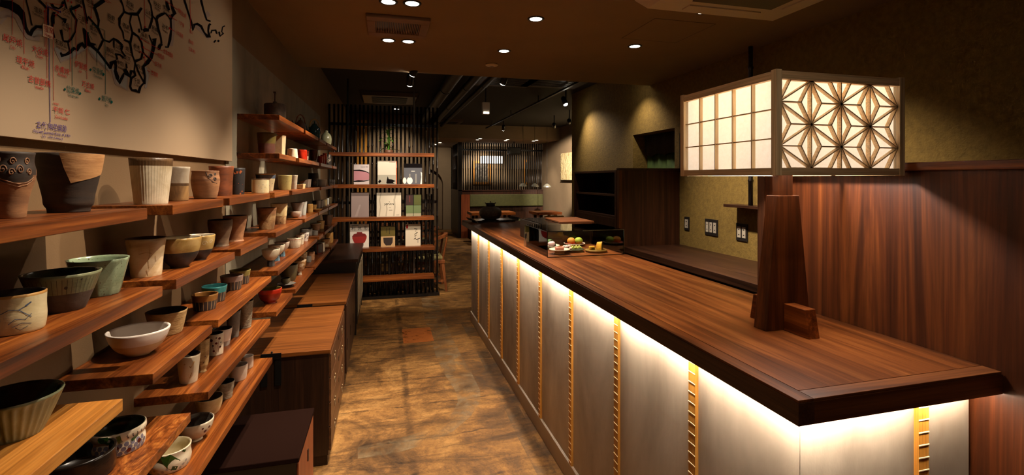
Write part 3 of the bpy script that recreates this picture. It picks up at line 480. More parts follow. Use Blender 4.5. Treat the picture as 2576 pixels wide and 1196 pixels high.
# ------------------------------------------------------------------ bamboo magazine rack
RY = 6.3; t = thing('magazine_rack', 'tall black bamboo screen rack with five walnut boards', 'rack', (0, RY, 0)); BZ = [1.818, 1.432, 1.03, .655, .292]; random.seed(11)
NP = 27; pr = []
for j in range(5): mb = MB(); bamboo(mb, 0, 0, .03, 2.42, .0125, [.12+.31*k+random.uniform(-.1, .1)+.05*j for k in range(7)]); pr.append(mb.mesh('bamboo_pole', bamb))
for i in range(NP): link('bamboo_pole', pr[i % 5], t, (-.655+i*1.31/(NP-1)+random.uniform(-.004, .004), random.uniform(0, .012), 0))
for k, z in enumerate(BZ): box(-.64 if k < 3 else -.3, .6, -.2, -.014, z-.045, z).build('board', walX, t, bevel=.002)
box(-.66, .68, -.06, .06, 0, .035).build('base_plinth', blackW, t); 
for z in (2.18, 1.2, .55): box(-.66, .66, .028, .05, z-.018, z+.018).build('cross_rail', bamb, t)
MB().tube([(.36, -.03, .03), (.36, -.03, ZB)], .011, 8).build('steel_upright', greyM, t); MB().tube([(-.44, -.03, .03), (-.44, -.03, ZB)], .011, 8).build('steel_upright', blackM, t)
for i in range(9): box(-.2, .6, .052, .064, .16+i*.13, .19+i*.13).build('grid_rail', bamb, t)
for i in range(13): box(-.2+i*.065, -.178+i*.065, .064, .076, .05, 1.3).build('grid_bar', bamb, t)
def book(label, xl, xr, yt, zb, base, marks, edge=None):
    Y = RY-.1; a = onY(xl, 450, Y).x; b = onY(xr, 450, Y).x; zt = onY((xl+xr)/2, yt, Y).z; w, h = b-a, zt-zb
    t = thing('magazine', label, 'magazine', ((a+b)/2, Y, zb)); box(-w/2, w/2, 0, .01, 0, h).build('pages', white, t); box(-w/2, w/2, -.0012, 0, 0, h).build('cover', base, t)
    for k, (kind, arg, mm) in enumerate(marks):
        mb = MB(); y = -.0016-.0003*k; P = lambda q: (-w/2+q[0]*w, y, q[1]*h)
        if kind == 'poly': mb.add([P(q) for q in arg], [tuple(range(len(arg)))])
        elif kind == 'stroke': stroke(mb, arg[0], arg[1], P)
        elif kind == 'disc': mb.add(disc(20, P, *arg), [tuple(range(20))])
        elif kind == 'text': put_text(mb, arg[0], P((arg[1], arg[2])), (1, 0, 0), (0, 0, 1), arg[3]*w, arg[4]*h)
        mb.build('cover_lettering' if kind == 'text' else 'cover_print', mm, t)
def pm_(n, *c): return plain(n, col(*c), .5)
R_ = lambda x0, x1, y0, y1: [(x0, y0), (x1, y0), (x1, y1), (x0, y1)]
pinkC, paleC, greyC = pm_('mauve_print', 176, 120, 130), pm_('pale_lilac_stock', 196, 184, 184), pm_('grey_print', 120, 118, 112)
book('pink magazine with dark curved bands on the upper rack', 890, 928.7, 414, BZ[1], paleC, [('poly', [(0, .2), (.5, .19), (1, .23), (1, .58), (.6, .66), (0, .68)], pinkC), ('stroke', ([(0, .7), (.4, .7), (.75, .65), (1, .56)], [.05, .07, .05, .03]), ink), ('stroke', ([(0, .15), (.3, .16), (.65, .16), (1, .21)], [.06, .09, .06, .02]), ink), ('text', ('Lucie Rie', .7, .88, .45, .05), ink)])
book('white magazine with a black brush drawing and orange spine', 950, 998, 405, BZ[1], pm_('cream_stock', 214, 208, 190), [('poly', R_(0, 1, 0, .4), pm_('grey_photo', 168, 164, 148)), ('poly', R_(.965, 1, 0, 1), pm_('orange_spine', 224, 92, 24)), ('poly', [(.45, .05), (.52, .35), (.58, .22), (.75, .2), (.95, .14), (.8, .08), (.9, .02), (.5, .02)], ink), ('poly', [(.02, .1), (.12, .2), (.2, .12), (.1, .05)], ink), ('poly', R_(.6, .92, .94, .96), pm_('rust_lettering', 150, 80, 60))])
book('dark photo magazine with white vases on the upper rack', 1016, 1061.7, 412, BZ[1], pm_('dark_blue_grey_photo', 70, 72, 80), [('poly', R_(0, 1, .8, 1), ink), ('disc', (.32, .17, .16, .17), white), ('disc', (.04, .17, .1, .15), white), ('poly', R_(.28, .36, .3, .5), greyC), ('poly', R_(.62, .7, .05, .5), greyC), ('poly', [(.9, 0), (1, 0), (1, .55), (.92, .6), (.96, .35)], white), ('poly', R_(.4, .6, .62, .645), white)])
book('plain grey-brown catalogue on the middle rack', 883.5, 928, 484, BZ[2], pm_('taupe_stock', 150, 132, 128), [('poly', [(.2, .02), (.45, .5), (.55, .5), (.35, .02)], pm_('taupe_painted_sheen', 166, 150, 146))])  # the slanted lighter band is sheen painted onto the cover
book('square white catalogue printed JAPAN on the middle rack', 947.5, 1009, 485, BZ[2], pm_('ivory_stock', 208, 198, 178), [('stroke', ([(.1, .02), (.16, .4), (.12, .7), (.18, 1)], .05), pm_('faint_grey_print', 176, 166, 148)), ('stroke', ([(.7, .02), (.74, .4), (.72, .7), (.8, 1)], .07), MATS['faint_grey_print']), ('stroke', ([(.38, .02), (.42, .3), (.4, .5)], .05), MATS['faint_grey_print']), ('text', ('JAPAN', .5, .51, .4, .11), ink), ('poly', R_(.5, .59, .375, .385), greyC), ('poly', R_(.5, .64, .262, .275), greyC), ('poly', R_(.8, .92, .055, .07), greyC), ('poly', R_(.5, .54, .605, .62), ink)])
book('small green landscape photo book on the middle rack', 1021.5, 1059.4, 490, BZ[2], pm_('dark_green_photo', 44, 56, 30), [('poly', R_(0, .47, .52, 1), pm_('maroon_print', 46, 20, 18)), ('poly', R_(.53, 1, .52, 1), pm_('moss_print', 74, 78, 30)), ('poly', R_(0, 1, .14, .5), pm_('garden_print', 96, 112, 72)), ('poly', R_(0, 1, 0, .13), pm_('pale_path_print', 150, 146, 118)), ('poly', R_(.47, .5, 0, 1), ink), ('poly', R_(.22, .26, .65, .95), pm_('dull_red_lettering', 110, 36, 30))])
redB = pm_('red_bowl_print', 150, 34, 28)
book('white book with a red lidded bowl and large black characters', 880.6, 928, 564, BZ[3], white, [('text', ('利', .17, .82, .2, .17), ink), ('text', ('休', .5, .82, .2, .17), ink), ('text', ('形', .83, .82, .2, .17), ink), ('poly', [(.34, .14), (.66, .14), (.66, .19), (.78, .22), (.88, .4), (.88, .47), (.12, .47), (.12, .4), (.22, .22), (.34, .19)], redB), ('poly', [(.1, .47), (.9, .47), (.8, .58), (.64, .61), (.64, .66), (.36, .66), (.36, .61), (.2, .58)], pm_('dark_red_lid_print', 116, 26, 24)), ('poly', R_(.08, .45, .94, .955), ink)])
book('small book with a black tea bowl under an olive cover band', 958, 994, 569, BZ[3], pm_('tan_photo', 190, 156, 112), [('poly', R_(0, 1, .5, 1), pm_('olive_band', 92, 78, 24)), ('poly', [(.36, .06), (.7, .06), (.82, .2), (.84, .44), (.17, .44), (.2, .2)], pm_('black_bowl_print', 44, 32, 28)), ('poly', R_(.58, .64, .6, .92), pm_('dark_olive_lettering', 60, 50, 14)), ('poly', R_(.38, .43, .68, .92), MATS['dark_olive_lettering'])])
book('cream book with black brush calligraphy and a red seal', 1020, 1058, 564, BZ[3], pm_('cream_cover', 214, 200, 176), [('poly', R_(.05, .17, .8, .96), redI), ('stroke', ([(.58, .78), (.78, .76), (.64, .66), (.8, .62), (.6, .52), (.62, .42), (.72, .5)], [.03, .05, .03, .05, .03, .04, .03]), ink), ('stroke', ([(.55, .3), (.66, .36), (.7, .28), (.95, .34)], [.02, .04, .03, .03]), ink), ('poly', R_(.81, .84, .14, .3), greyC)])
# potted plant
p = onY(978, 380, RY-.1); t = thing('bamboo_plant', 'small green leafy plant in a glass bowl on top of the rack', 'plant', (p.x, RY-.13, BZ[0])); MB().lathe([(.05, 0), (.055, .01), (.05, .035), (.042, .04), (.04, .036), (.001, .006)], 20).build('pot', plain('brown_pot', col(96, 64, 44), .5), t); random.seed(5)
grL = plain('plant_leaf_green', col(78, 140, 36), .4); MB().tube([(0, 0, .02), (.004, 0, .15), (-.002, 0, .3)], .006, 6).build('stem', grL, t); MB().tube([(-.01, .01, .02), (-.02, .01, .1), (-.012, .01, .2)], .005, 6).build('stem', grL, t)
mb = MB(); n = 6; mb.add([(x*.14, s_*.013*math.sin(math.pi*min(1, x*.94+.06))**.8, .06*x-.09*x*x+(.004 if s_ else 0)) for s_ in (-1, 0, 1) for x in [i/n for i in range(n+1)]], [(k*(n+1)+i, k*(n+1)+i+1, (k+1)*(n+1)+i+1, (k+1)*(n+1)+i) for k in range(2) for i in range(n)], 0, True); lm = mb.mesh('leaf', grL)
for i in range(22): o = link('leaf', lm, t, (random.uniform(-.015, .01), 0, .03+.27*i/22)); o.rotation_euler = (0, random.uniform(-1.15, .25), i*2.4); q = random.uniform(.6, 1.15); o.scale = (q, q, q)
# ------------------------------------------------------------------ dining room beyond the counter
def chair_proto(label, loc):
    t = thing('dining_chair', label, 'chair', loc, 0, 'chairs behind the bamboo rack')      # faces -x, origin under the near back leg
    box(-.46, 0, 0, .46, .37, .415).build('seat_frame', chairW, t, bevel=.004); mb = MB(); mb.box(-.45, -.02, .01, .45, .415, .47); mb.build('cushion', cush, t, bevel=.022)
    for x, y, ex, ey in ((-.03, .03, .05, -.03), (-.03, .43, .05, .03), (-.43, .03, -.05, -.03), (-.43, .43, -.05, .03)):
        mb = MB(); a, b = .021, .014; mb.hexa([(x+ex-b, y+ey-b, 0), (x+ex+b, y+ey-b, 0), (x+ex+b, y+ey+b, 0), (x+ex-b, y+ey+b, 0)], [(x-a, y-a, .4), (x+a, y-a, .4), (x+a, y+a, .4), (x-a, y+a, .4)]); mb.build('leg', chairW, t)
    for y in (.01, .45): MB().bar((-.46, y, .14), (.0, y, .14), .018, .03).build('stretcher', chairW, t)
    for y in (.03, .43): mb = MB(); mb.tube([(-.03, y, .41), (.0, y, .55), (.03, y+(-.02 if y < .2 else .02), .72)], [.018, .015, .013], 8); mb.build('back_post', chairW, t)
    n = 14; pts = [(-.36+.4*math.sin(math.pi*i/n)**.55, .23-.25*math.cos(math.pi*i/n), .68+.06*math.sin(math.pi*i/n)) for i in range(n+1)]
    mb = MB()
    for i in range(n): mb.bar(pts[i], pts[i+1], .05, .032)
    mb.build('curved_back_rail', chairW, t)
    for y in (-.02, .48): MB().tube([(-.36, y, .68), (-.4, .04 if y < 0 else .42, .41)], .013, 8).build('arm_post', chairW, t)
    return t
p = onZ(1131, 737, 0); c0 = chair_proto('nearest wooden chair with curved back beside the bamboo rack', (p.x-.05, p.y+.1, 0))
for k, lb in ((1, 'middle wooden chair of the row beyond the bamboo rack'), (2, 'farthest wooden chair of the row beyond the bamboo rack')): o = copy_tree(c0); o.location = (p.x-.05-.02*k, p.y+.1+.95*k, 0); o['label'] = lb
def table(label, x0, x1, y0, y1, h, m=walX, th=.045, legs=True):
    t = thing('dining_table', label, 'table', (x0, y0, 0)); w, l = x1-x0, y1-y0; n = 10; rs = random.Random(len(label))
    fr_ = [(w*i/n, rs.uniform(-.012, .012)) for i in range(n+1)]; bk = [(w*i/n, l+rs.uniform(-.012, .012)) for i in range(n, -1, -1)]
    MB().hexa([(x, y, h-th) for x, y in fr_+bk], [(x, y, h) for x, y in fr_+bk]).build('table_top', m, t)
    for x in (.1, w-.16):
        for y in (.06, l-.12): box(x, x+.06, y, y+.06, 0, h-th).build('leg', darkZ, t)
    return t
table('long dark table glimpsed through the bamboo rack', -.42, .28, 6.75, 9.3, .72, walY)
# far bench seat with green back and bamboo lattice
t = thing('bench_partition', 'dark wooden bench partition with a black bamboo lattice on top', 'partition', (1.84, 12.15, 0)); w = 2.2
box(0, w, 0, .12, 0, 1.19).build('lower_wall', darkZ, t); box(-.04, w, -.02, .14, 1.19, 1.215).build('ledge', darkZ, t); pm1 = MB(); bamboo(pm1, 0, 0, 1.215, 2.42, .016, [1.4, 1.75, 2.1], 6); pm1 = pm1.mesh('bamboo_pole', bamb)
for i in range(36): link('bamboo_pole', pm1, t, (.03+i*(w-.06)/35, .06, 0))
for z in (2.24,): box(0, w, .03, .1, z-.02, z+.02).build('cross_rail', bamb, t)
for i in range(14): link('bamboo_pole', pm1, t, (.0, .16+i*.085, 0))
box(-.03, .03, .14, 1.4, 0, 1.215).build('side_wall', blackW, t); box(-.05, .05, -.02, .1, 0, 2.42).build('end_post', blackW, t)
box(.24, w-.02, -.08, 0, .79, 1.1).build('back_cushion', greenV, t, bevel=.015); box(.2, w-.02, -.4, 0, .0, .38).build('bench_box', darkZ, t); box(.22, w-.02, -.42, -.02, .38, .46).build('seat_cushion', greenV, t, bevel=.015)
box(.02, .24, -.06, 0, 0, 1.1).build('end_panel', redW, t)
for lb, xl, xr, yy, zz in (('dark table with pale edge before the green bench, behind the kettle', 1178, 1292, 533, .72), ('live edge table before the green bench beside the right wall', 1336, 1414, 532, .72)):
    a = onZ(xl, yy, zz); b = onZ(xr, yy, zz); table(lb, a.x, min(b.x, 4.0), a.y-.45, a.y+.18, zz, walX, .06)
def hoop_chair(label, px, py):
    p = onZ(px, py, .72); t = thing('hoop_back_chair', label, 'chair', (p.x, p.y, 0), 0, 'hoop-back chairs by the far tables'); n = 12
    MB().tube([(.2*math.cos(math.pi*i/n), -.2*math.sin(math.pi*i/n), .70+.02*math.sin(math.pi*i/n)) for i in range(n+1)], .017, 8).build('hoop_rail', strip, t); MB().lathe([(.19, .4), (.21, .42), (.2, .45), (.001, .455)], 20).build('seat', cush, t)
    for k in range(4): a = math.pi/4+k*math.pi/2; MB().tube([(.2*math.cos(a), .2*math.sin(a), 0), (.15*math.cos(a), .15*math.sin(a), .41)], .014, 6).build('leg', chairW, t)
    for a in (-.4, -1.57, -2.74): MB().tube([(.19*math.cos(a), .19*math.sin(a), .43), (.2*math.cos(a), .2*math.sin(a), .7)], .01, 6).build('back_spindle', chairW, t)
hoop_chair('pale hoop-back chair rail showing above the cake case', 1393, 543); hoop_chair('pale hoop-back chair half hidden by the olive wall', 1431, 546)
# pictures and lantern behind the lattice
frm = wood('golden_frame_wood', col(190, 124, 50), col(214, 150, 70), col(226, 168, 88), 'Z', .4)
art = glaze('ink_landscape_print', col(120, 112, 100), col(40, 36, 34), None, 6, .7)
for lb, xl, xr, yt, yb in (('gold framed dark picture seen through the bench lattice, under the lantern', 1189, 1234, 405, 464), ('narrow gold framed picture at the lattice end', 1317, 1338, 402, 464)):
    a = onY(xl, yt, 13.66); b = onY(xr, yb, 13.66); t = thing('framed_picture', lb, 'picture', (a.x, 13.66, b.z)); w, h = b.x-a.x, a.z-b.z; e = .07
    mb = MB(); mb.box(0, w, 0, .03, 0, e); mb.box(0, w, 0, .03, h-e, h); mb.box(0, e, 0, .03, e, h-e); mb.box(w-e, w, 0, .03, e, h-e); mb.build('frame', frm, t); box(e, w-e, .01, .025, e, h-e).build('print', art, t)
    spot((a.x+w/2, 12.9, 2.38), (a.x+w/2, 13.7, 1.5), 130, 90, .9, .04)
a = onY(1211, 393, 13.0); b = onY(1262, 412, 13.0); t = thing('box_lantern', 'glowing white box lantern seen through the bench lattice', 'lantern', ((a.x+b.x)/2, 13.0, b.z)); w, h = (b.x-a.x)/2, a.z-b.z
box(-w, w, -.12, .12, 0, h).build('shade', emit('lantern_glow', (1, .90, .78, 1), 3.2), t); MB().tube([(0, 0, h), (0, 0, 2.42-b.z)], .008, 6).build('cord', blackM, t); box(-w-.01, w+.01, -.13, .13, -.01, 0).build('rim', blackM, t)
a = onY(1293, 380, 11.6); t = thing('hanging_speaker', 'black box speaker hanging in front of the bench lattice', 'speaker', (a.x, 11.6, a.z)); box(-.16, .16, -.1, .1, -.09, .09).build('cabinet', blackM, t, bevel=.02); MB().tube([(0, 0, .09), (0, 0, 2.42-a.z)], .012, 6).build('stem', blackM, t)
glassP = plain('smoked_lamp_glass', col(120, 118, 108), .15)
for px, py, lb in ((1316, 466, 'leftmost of three small smoked glass pendant shades'), (1345, 467, 'middle of three small smoked glass pendant shades'), (1376, 468, 'rightmost of three small smoked glass pendant shades')):
    a = onY(px, py, 10.6); t = thing('pendant_lamp', lb, 'pendant lamp', (a.x, 10.6, a.z), 0, 'glass pendant lamps'); MB().lathe([(.1, -.03), (.095, -.01), (.05, .035), (.018, .05), (.018, .052)], 12, smooth=False).build('shade', glassP, t); MB().tube([(0, 0, .05), (0, 0, ZB-a.z)], .004, 6).build('cord', blackM, t); MB().lathe([(.012, .04), (.014, .06), (.006, .075)], 8).build('cap', blackM, t)
# pale relief picture on the right dining wall
t = thing('relief_picture', 'pale relief panel of grasses lit on the right dining wall', 'picture', (4.05, 10.15, 0)); a = onX(1412, 387, 4.03); b = onX(1412, 453, 4.03); W2 = a.y-10.15
rel, nt, bs = newmat('cream_relief'); v = coords(nt, (1, 2.2, 1.2), False); rn = noise(nt, v, 3.2, 5, .6, 2.5); nt.links.new(ramp(nt, rn, [(.38, col(206, 184, 130)), (.5, col(240, 224, 178)), (.56, col(196, 170, 112)), (.7, col(236, 220, 172))]), bs.inputs['Base Color']); bump(nt, bs, rn, .8, .03)
box(-.035, 0, -1.1, W2, b.z, a.z).build('panel', rel, t); box(-.045, -.03, -1.1, W2, b.z-.012, b.z).build('lower_ledge', blackM, t)
# ------------------------------------------------------------------ black ceiling gear
def trackspot(px, py, label, aim, watt, size=50, z=2.5, hot=True, r=.035, tilt=0, blend=.5):
    p = onZ(px, py, z); t = thing('track_spotlight', label, 'spotlight', p, 0, 'black ceiling spotlights'); ax = (Vector(aim)-p).normalized(); q = ax.to_track_quat('-Z', 'Y').to_euler()
    o = MB().lathe([(r*.95, 0), (r, .0), (r, .1), (r*.6, .12)], 16).build('housing', blackM, t); o.rotation_euler = q; o2 = MB().lathe([(.002, -r*.5), (r*.5, -r*.42), (r*.82, -r*.2), (r*.9, .002)], 16).build('lens', lampHot, t); o2.rotation_euler = q
    MB().tube([(0, 0, .06), (0, 0, ZB-z)], .009, 6).build('stem', blackM, t)
    if watt: spot(p+ax*.03, aim, watt, size, blend, .025, WARM, 'track_beam')
trackspot(1038, 187, 'upper bright spotlight of the two above the bamboo rack', (-.3, 5.9, 1.2), 90, 60, 2.44); trackspot(1031, 213, 'lower bright spotlight of the two above the bamboo rack', (.25, 6.2, 1.2), 90, 60, 2.46)
trackspot(1265, 210, 'spotlight below the ceiling cassette over the counter', (.8, 6.7, .5), 150, 60); trackspot(1423, 263, 'spotlight on the long track beside the olive wall end', (2.64, 5.6, 1.3), 44, 110, blend=1)
trackspot(1432, 309, 'small spotlight lighting the relief picture', (4.05, 10.0, 1.75), 1100, 40); trackspot(1394, 320, 'small spotlight left of the relief picture light', (4.0, 10.9, 1.2), 60, 40); trackspot(1266, 327, 'small spotlight in the middle of the dark ceiling', (2.6, 11.3, .7), 90, 46); trackspot(1566, 205, 'spotlight tucked behind the brown ceiling edge near the olive wall', (2.64, 4.5, 1.2), 26, 110, blend=1)
t = thing('light_track', 'black lighting track running along the dark ceiling', 'track', (2.19, 4.6, 2.62)); box(-.015, .015, 0, 6.0, 0, .02).build('rail', blackM, t)
for y in (.6, 2.2, 3.8, 5.4): MB().tube([(0, y, .02), (0, y, ZB-2.62)], .006, 6).build('hanger', blackM, t)
dM = plain('dark_duct_metal', col(40, 36, 32), .5, .4)
for k, (x, z, r, lb) in enumerate(((.72, 2.6, .07, 'widest dark round duct under the black ceiling'), (.98, 2.63, .05, 'middle dark round duct under the black ceiling'), (1.2, 2.66, .035, 'thinnest dark pipe under the black ceiling'))):
    t = thing('ceiling_duct', lb, 'duct', (x, 4.7, z)); MB().tube([(0, 0, 0), (0, 5.9, 0)], r, 14).build('pipe', dM, t)
    for y in (1.2, 2.9, 4.6): MB().lathe([(r*1.08, -.012), (r*1.08, .012)], 16).build('band', blackM, t, (0, y, 0)).rotation_euler = (math.pi/2, 0, 0)
for px, py, s_, lb in ((1275, 203, .38, 'dark ceiling cassette vent beside the spotlight'), (1400, 205, .42, 'dark ceiling cassette vent by the light track'), (980, 251, .42, 'dim grey ceiling cassette above the bamboo rack'), (1128, 308, .3, 'small grey square ceiling diffuser left of the track')):
    p = onZ(px, py, ZB-.04); t = thing('ceiling_cassette', lb, 'vent', (p.x, p.y, ZB)); m_ = greyM if 'grey' in lb else plain('dim_vent_paint', col(66, 58, 50), .6); mb = MB(); mb.hexa([(-s_*.9, -s_*.9, -.05), (s_*.9, -s_*.9, -.05), (s_*.9, s_*.9, -.05), (-s_*.9, s_*.9, -.05)], [(-s_, -s_, 0), (s_, -s_, 0), (s_, s_, 0), (-s_, s_, 0)]); mb.build('frame', m_, t)
    for k in range(9): box(-s_*.6, s_*.6, -.012, .012, -.058, -.05).build('slat', blackM, t, (0, s_*.6*(k-4)/4, 0))
p = onY(1222, 271, 6.3); t = thing('emergency_light', 'small pale box fitting hanging from the dark ceiling', 'fitting', p); box(-.05, .05, -.03, .03, -.09, .07).build('case', offw, t, bevel=.006); box(-.035, .035, -.034, -.03, -.085, -.06).build('lens', lampOn, t); MB().tube([(0, 0, .07), (0, 0, ZB-p.z)], .008, 6).build('stem', blackM, t)
for px, py, nm in ((1107, 359, 'nearer one left of the bench lattice'), (1097, 364, 'farther one left of the bench lattice'), (1201, 352, 'front lamp above the box lantern'), (1272, 354, 'front lamp above the lattice middle'), (1342, 355, 'front lamp above the lattice right end'), (1208, 349, 'rear lamp above the box lantern'), (1277, 351, 'rear lamp above the lattice middle'), (1350, 353, 'rear lamp above the lattice right end')):
    p = onZ(px, py, 2.42); downlight(p.x, p.y, 'small far dining ceiling light, '+nm, 2.42, .045, (p.x, p.y+.3, 0) if py != 359 else (1.2, 14.3, 1.2), (70 if py == 359 else 60) if py in (359, 352, 354, 355) else 0, 90, .8, grp='small dining ceiling lights')
st(box(-.9, .86, 9.5, 9.62, 0, 2.9).build('wall_behind_rack', wallD))
t = thing('wood_door_panel', 'orange-lit wooden door strip glimpsed through the upper bamboo rack', 'door panel', (-.5, 9.5, 0)); box(0, .2, -.03, 0, 0, 2.6).build('leaf', strip, t); box(-.03, 0, -.04, 0, 0, 2.65).build('jamb', darkZ, t)
downlight(.2, 8.75, 'round ceiling light behind the bamboo rack', ZB, .05, (.1, 9.45, 1.2), 55, 100, .9)  # added fitting that brightens the wall seen between the bamboo poles
# ------------------------------------------------------------------ wall shelves and pottery (left wall frame)
ZR = {r: 1.825-.1965*i for i, r in enumerate('ACBDEFG')}; XSF, XW, TH = -.542, -.74, .026; RZ = RL.to_euler().z
def sy(px): return onX(px, 450, XSF, YAWL).y
def plank(row, a, b, label, m=walY):
    y0 = sy(a) if a is not None else .42; y1 = sy(b); o = box(0, XSF-XW, 0, y1-y0, -TH, 0).build('wall_shelf', m, None, RL @ Vector((XW, y0, ZR[row])), RZ, .0015); o['label'] = label; o['category'] = 'shelf'; o['group'] = 'staggered walnut wall shelves'
for row, a, b, lb in (
    ('A', 703, 764, 'topmost walnut wall shelf, under the black iron pot'), ('A', 769, 801, 'top row shelf under the brown and teal teapots'), ('A', 804, 821, 'short top row shelf just before the pale jar'), ('A', 823.5, 847, 'last top row shelf, under the pale jar'),
    ('C', 703, 744, 'second row shelf under the ribbed olive pot'), ('C', 753, 803, 'second row shelf under the first red cups'), ('C', 807, 836, 'second row shelf under the small red cups'), ('C', 838.5, 847, 'short last shelf of the second row'),
    ('B', None, 371, 'front shelf carrying the carved cup and the two-tone brown cup'), ('B', 434.8, 562.5, 'shelf under the white fluted cup and the dripped cup'), ('B', 577.6, 679, 'third row shelf with the black and orange cup at its near end'), ('B', 691, 728, 'third row shelf beginning under the speckled olive cup'), ('B', 735, 804, 'third row shelf under the black cups'), ('B', 808, 837, 'third row shelf under the small white bowl'), ('B', 839.5, 850, 'short last shelf of the third row'),
    ('D', None, 409.4, 'front shelf carrying the celadon cups and the blue painted cup'), ('D', 443.8, 591, 'shelf under the white dripped tumbler and black-footed bowls'), ('D', 606, 673.6, 'shelf under the two brown goblets'), ('D', 694, 761, 'shelf under the ash-glazed tumblers'), ('D', 767, 800, 'shelf under the grey flared cup'), ('D', 802.5, 826, 'shelf under the golden cups and the small dish'), ('D', 828, 849.6, 'last shelf of the fourth row, under pale small cups'),
    ('E', None, 309.5, 'palest front shelf, under the green fluted bowl'), ('E', 384.8, 534, 'shelf under the large white bowl'), ('E', 549.8, 682.7, 'shelf under the four striped cups'), ('E', 699.6, 797.4, 'shelf under the three footed bowls'), ('E', 803, 813, 'short shelf under the grey low bowl'), ('E', 817, 838.5, 'fifth row shelf under the brown flared cups'), ('E', 840.5, 849, 'short last shelf of the fifth row'),
    ('F', None, 480, 'burl walnut front shelf under the patterned bowl'), ('F', 524, 680.5, 'shelf under the white mugs and grey tumblers'), ('F', 695.6, 736, 'shelf under the red bowl'), ('F', 743.5, 789, 'shelf under the dark olive cup and saucer'), ('F', 792, 830, 'sixth row shelf under the red-brown square cup'), ('F', 833, 851, 'last shelf of the sixth row'),
    ('G', None, 685.7, 'lowest long shelf, under the white cups and green splashed bowl')):
    plank(row, a, b, lb, pale if 'palest' in lb else burl if 'burl' in lb else walY)
# --- glazes
G = {}
def gz(n, *a, **k): G[n] = glaze(n, *a, **k)
gz('brown_clay', col(150, 104, 66), col(112, 74, 46), None, 5, .7, (1, 1, 6)); gz('dark_clay', col(52, 38, 28), col(34, 25, 19), None, 6, .65, (1, 1, 5)); gz('tan_clay', col(186, 138, 88), col(150, 104, 62), None, 6, .7, (1, 1, 6))
gz('white_flute', col(206, 192, 166), col(176, 158, 128), None, 8, .4); gz('iron_rim', col(104, 76, 46), col(66, 46, 28), None, 10, .4); gz('drip_white', col(210, 196, 164), col(150, 116, 72), col(90, 64, 40), 5, .4, (1, 1, .5)); gz('grey_white', col(176, 164, 146), col(150, 136, 116), None, 8, .4)
gz('rust', col(124, 66, 34), col(82, 42, 22), None, 6, .5, (1, 1, 3)); gz('black_matt', col(44, 40, 40), col(26, 23, 23), None, 8, .55); gz('orange_patch', col(176, 92, 42), col(140, 66, 28), None, 6, .5)
gz('cream_blue', col(212, 198, 160), col(184, 166, 124), None, 6, .4); gz('blue_slip', col(62, 76, 104), col(92, 104, 120), None, 20, .4); gz('olive_speck', col(156, 142, 88), col(128, 112, 64), None, 7, .45, speck=col(60, 44, 24)); gz('celadon', col(140, 156, 126), col(112, 128, 100), None, 7, .22, speck=col(80, 70, 50)); gz('sage_green', col(126, 130, 98), col(100, 104, 76), None, 7, .3)
gz('green_dark_in', col(70, 78, 58), col(46, 54, 40), None, 6, .15); gz('grey_clay', col(78, 66, 56), col(58, 48, 40), None, 10, .7); gz('ivory_crack', col(222, 204, 170), col(196, 168, 124), col(130, 96, 58), 4, .35); gz('amber_bowl', col(176, 146, 88), col(140, 108, 58), None, 7, .25); gz('charcoal', col(56, 50, 48), col(36, 32, 31), None, 10, .5)
gz('grey_brown', col(122, 98, 74), col(84, 66, 48), None, 8, .65, (1, 1, 2)); gz('warm_brown', col(160, 112, 74), col(124, 84, 54), None, 8, .65, (1, 1, 2)); gz('ash_tan', col(196, 164, 116), col(140, 104, 66), col(84, 60, 38), 9, .5); gz('cream_ash', col(218, 198, 152), col(180, 150, 98), None, 8, .45); gz('pale_grey', col(168, 160, 150), col(136, 128, 120), None, 6, .3, (1, 1, .4)); gz('pale_blue_white', col(196, 198, 188), col(164, 168, 160), None, 6, .3, (1, 1, .4))
gz('gold_clay', col(186, 142, 74), col(150, 106, 50), None, 8, .5); gz('fluted_green', col(150, 150, 116), col(108, 110, 80), None, 6, .28, (1, 1, .5)); gz('plain_white', col(226, 216, 206), col(214, 202, 190), None, 4, .3); gz('unglazed_cream', col(206, 180, 140), col(188, 160, 120), None, 8, .7); gz('rough_tan', col(188, 156, 104), col(140, 108, 64), None, 9, .75, (1, 1, 4), .5)
gz('teal', col(72, 150, 150), col(48, 118, 120), None, 5, .15); gz('brown_rim', col(150, 104, 50), col(116, 76, 34), None, 6, .3); gz('mauve_rim', col(150, 130, 122), col(130, 110, 102), None, 6, .3); gz('olive_rim', col(136, 124, 66), col(112, 100, 50), None, 6, .3); G['line'] = plain('pale_line_glaze', col(170, 140, 96), .5)
gz('blue_foot', col(96, 132, 150), col(76, 108, 126), None, 6, .4); gz('pinkish_white', col(206, 188, 172), col(184, 164, 146), None, 6, .35); gz('off_white', col(216, 204, 180), col(196, 180, 152), None, 6, .35); gz('red_glaze', col(150, 44, 24), col(110, 28, 16), None, 6, .15); gz('bright_red', col(186, 46, 22), col(150, 32, 16), None, 6, .15); gz('maroon', col(92, 30, 20), col(60, 18, 12), None, 6, .18); gz('olive_brown', col(92, 80, 50), col(62, 52, 32), None, 6, .4)
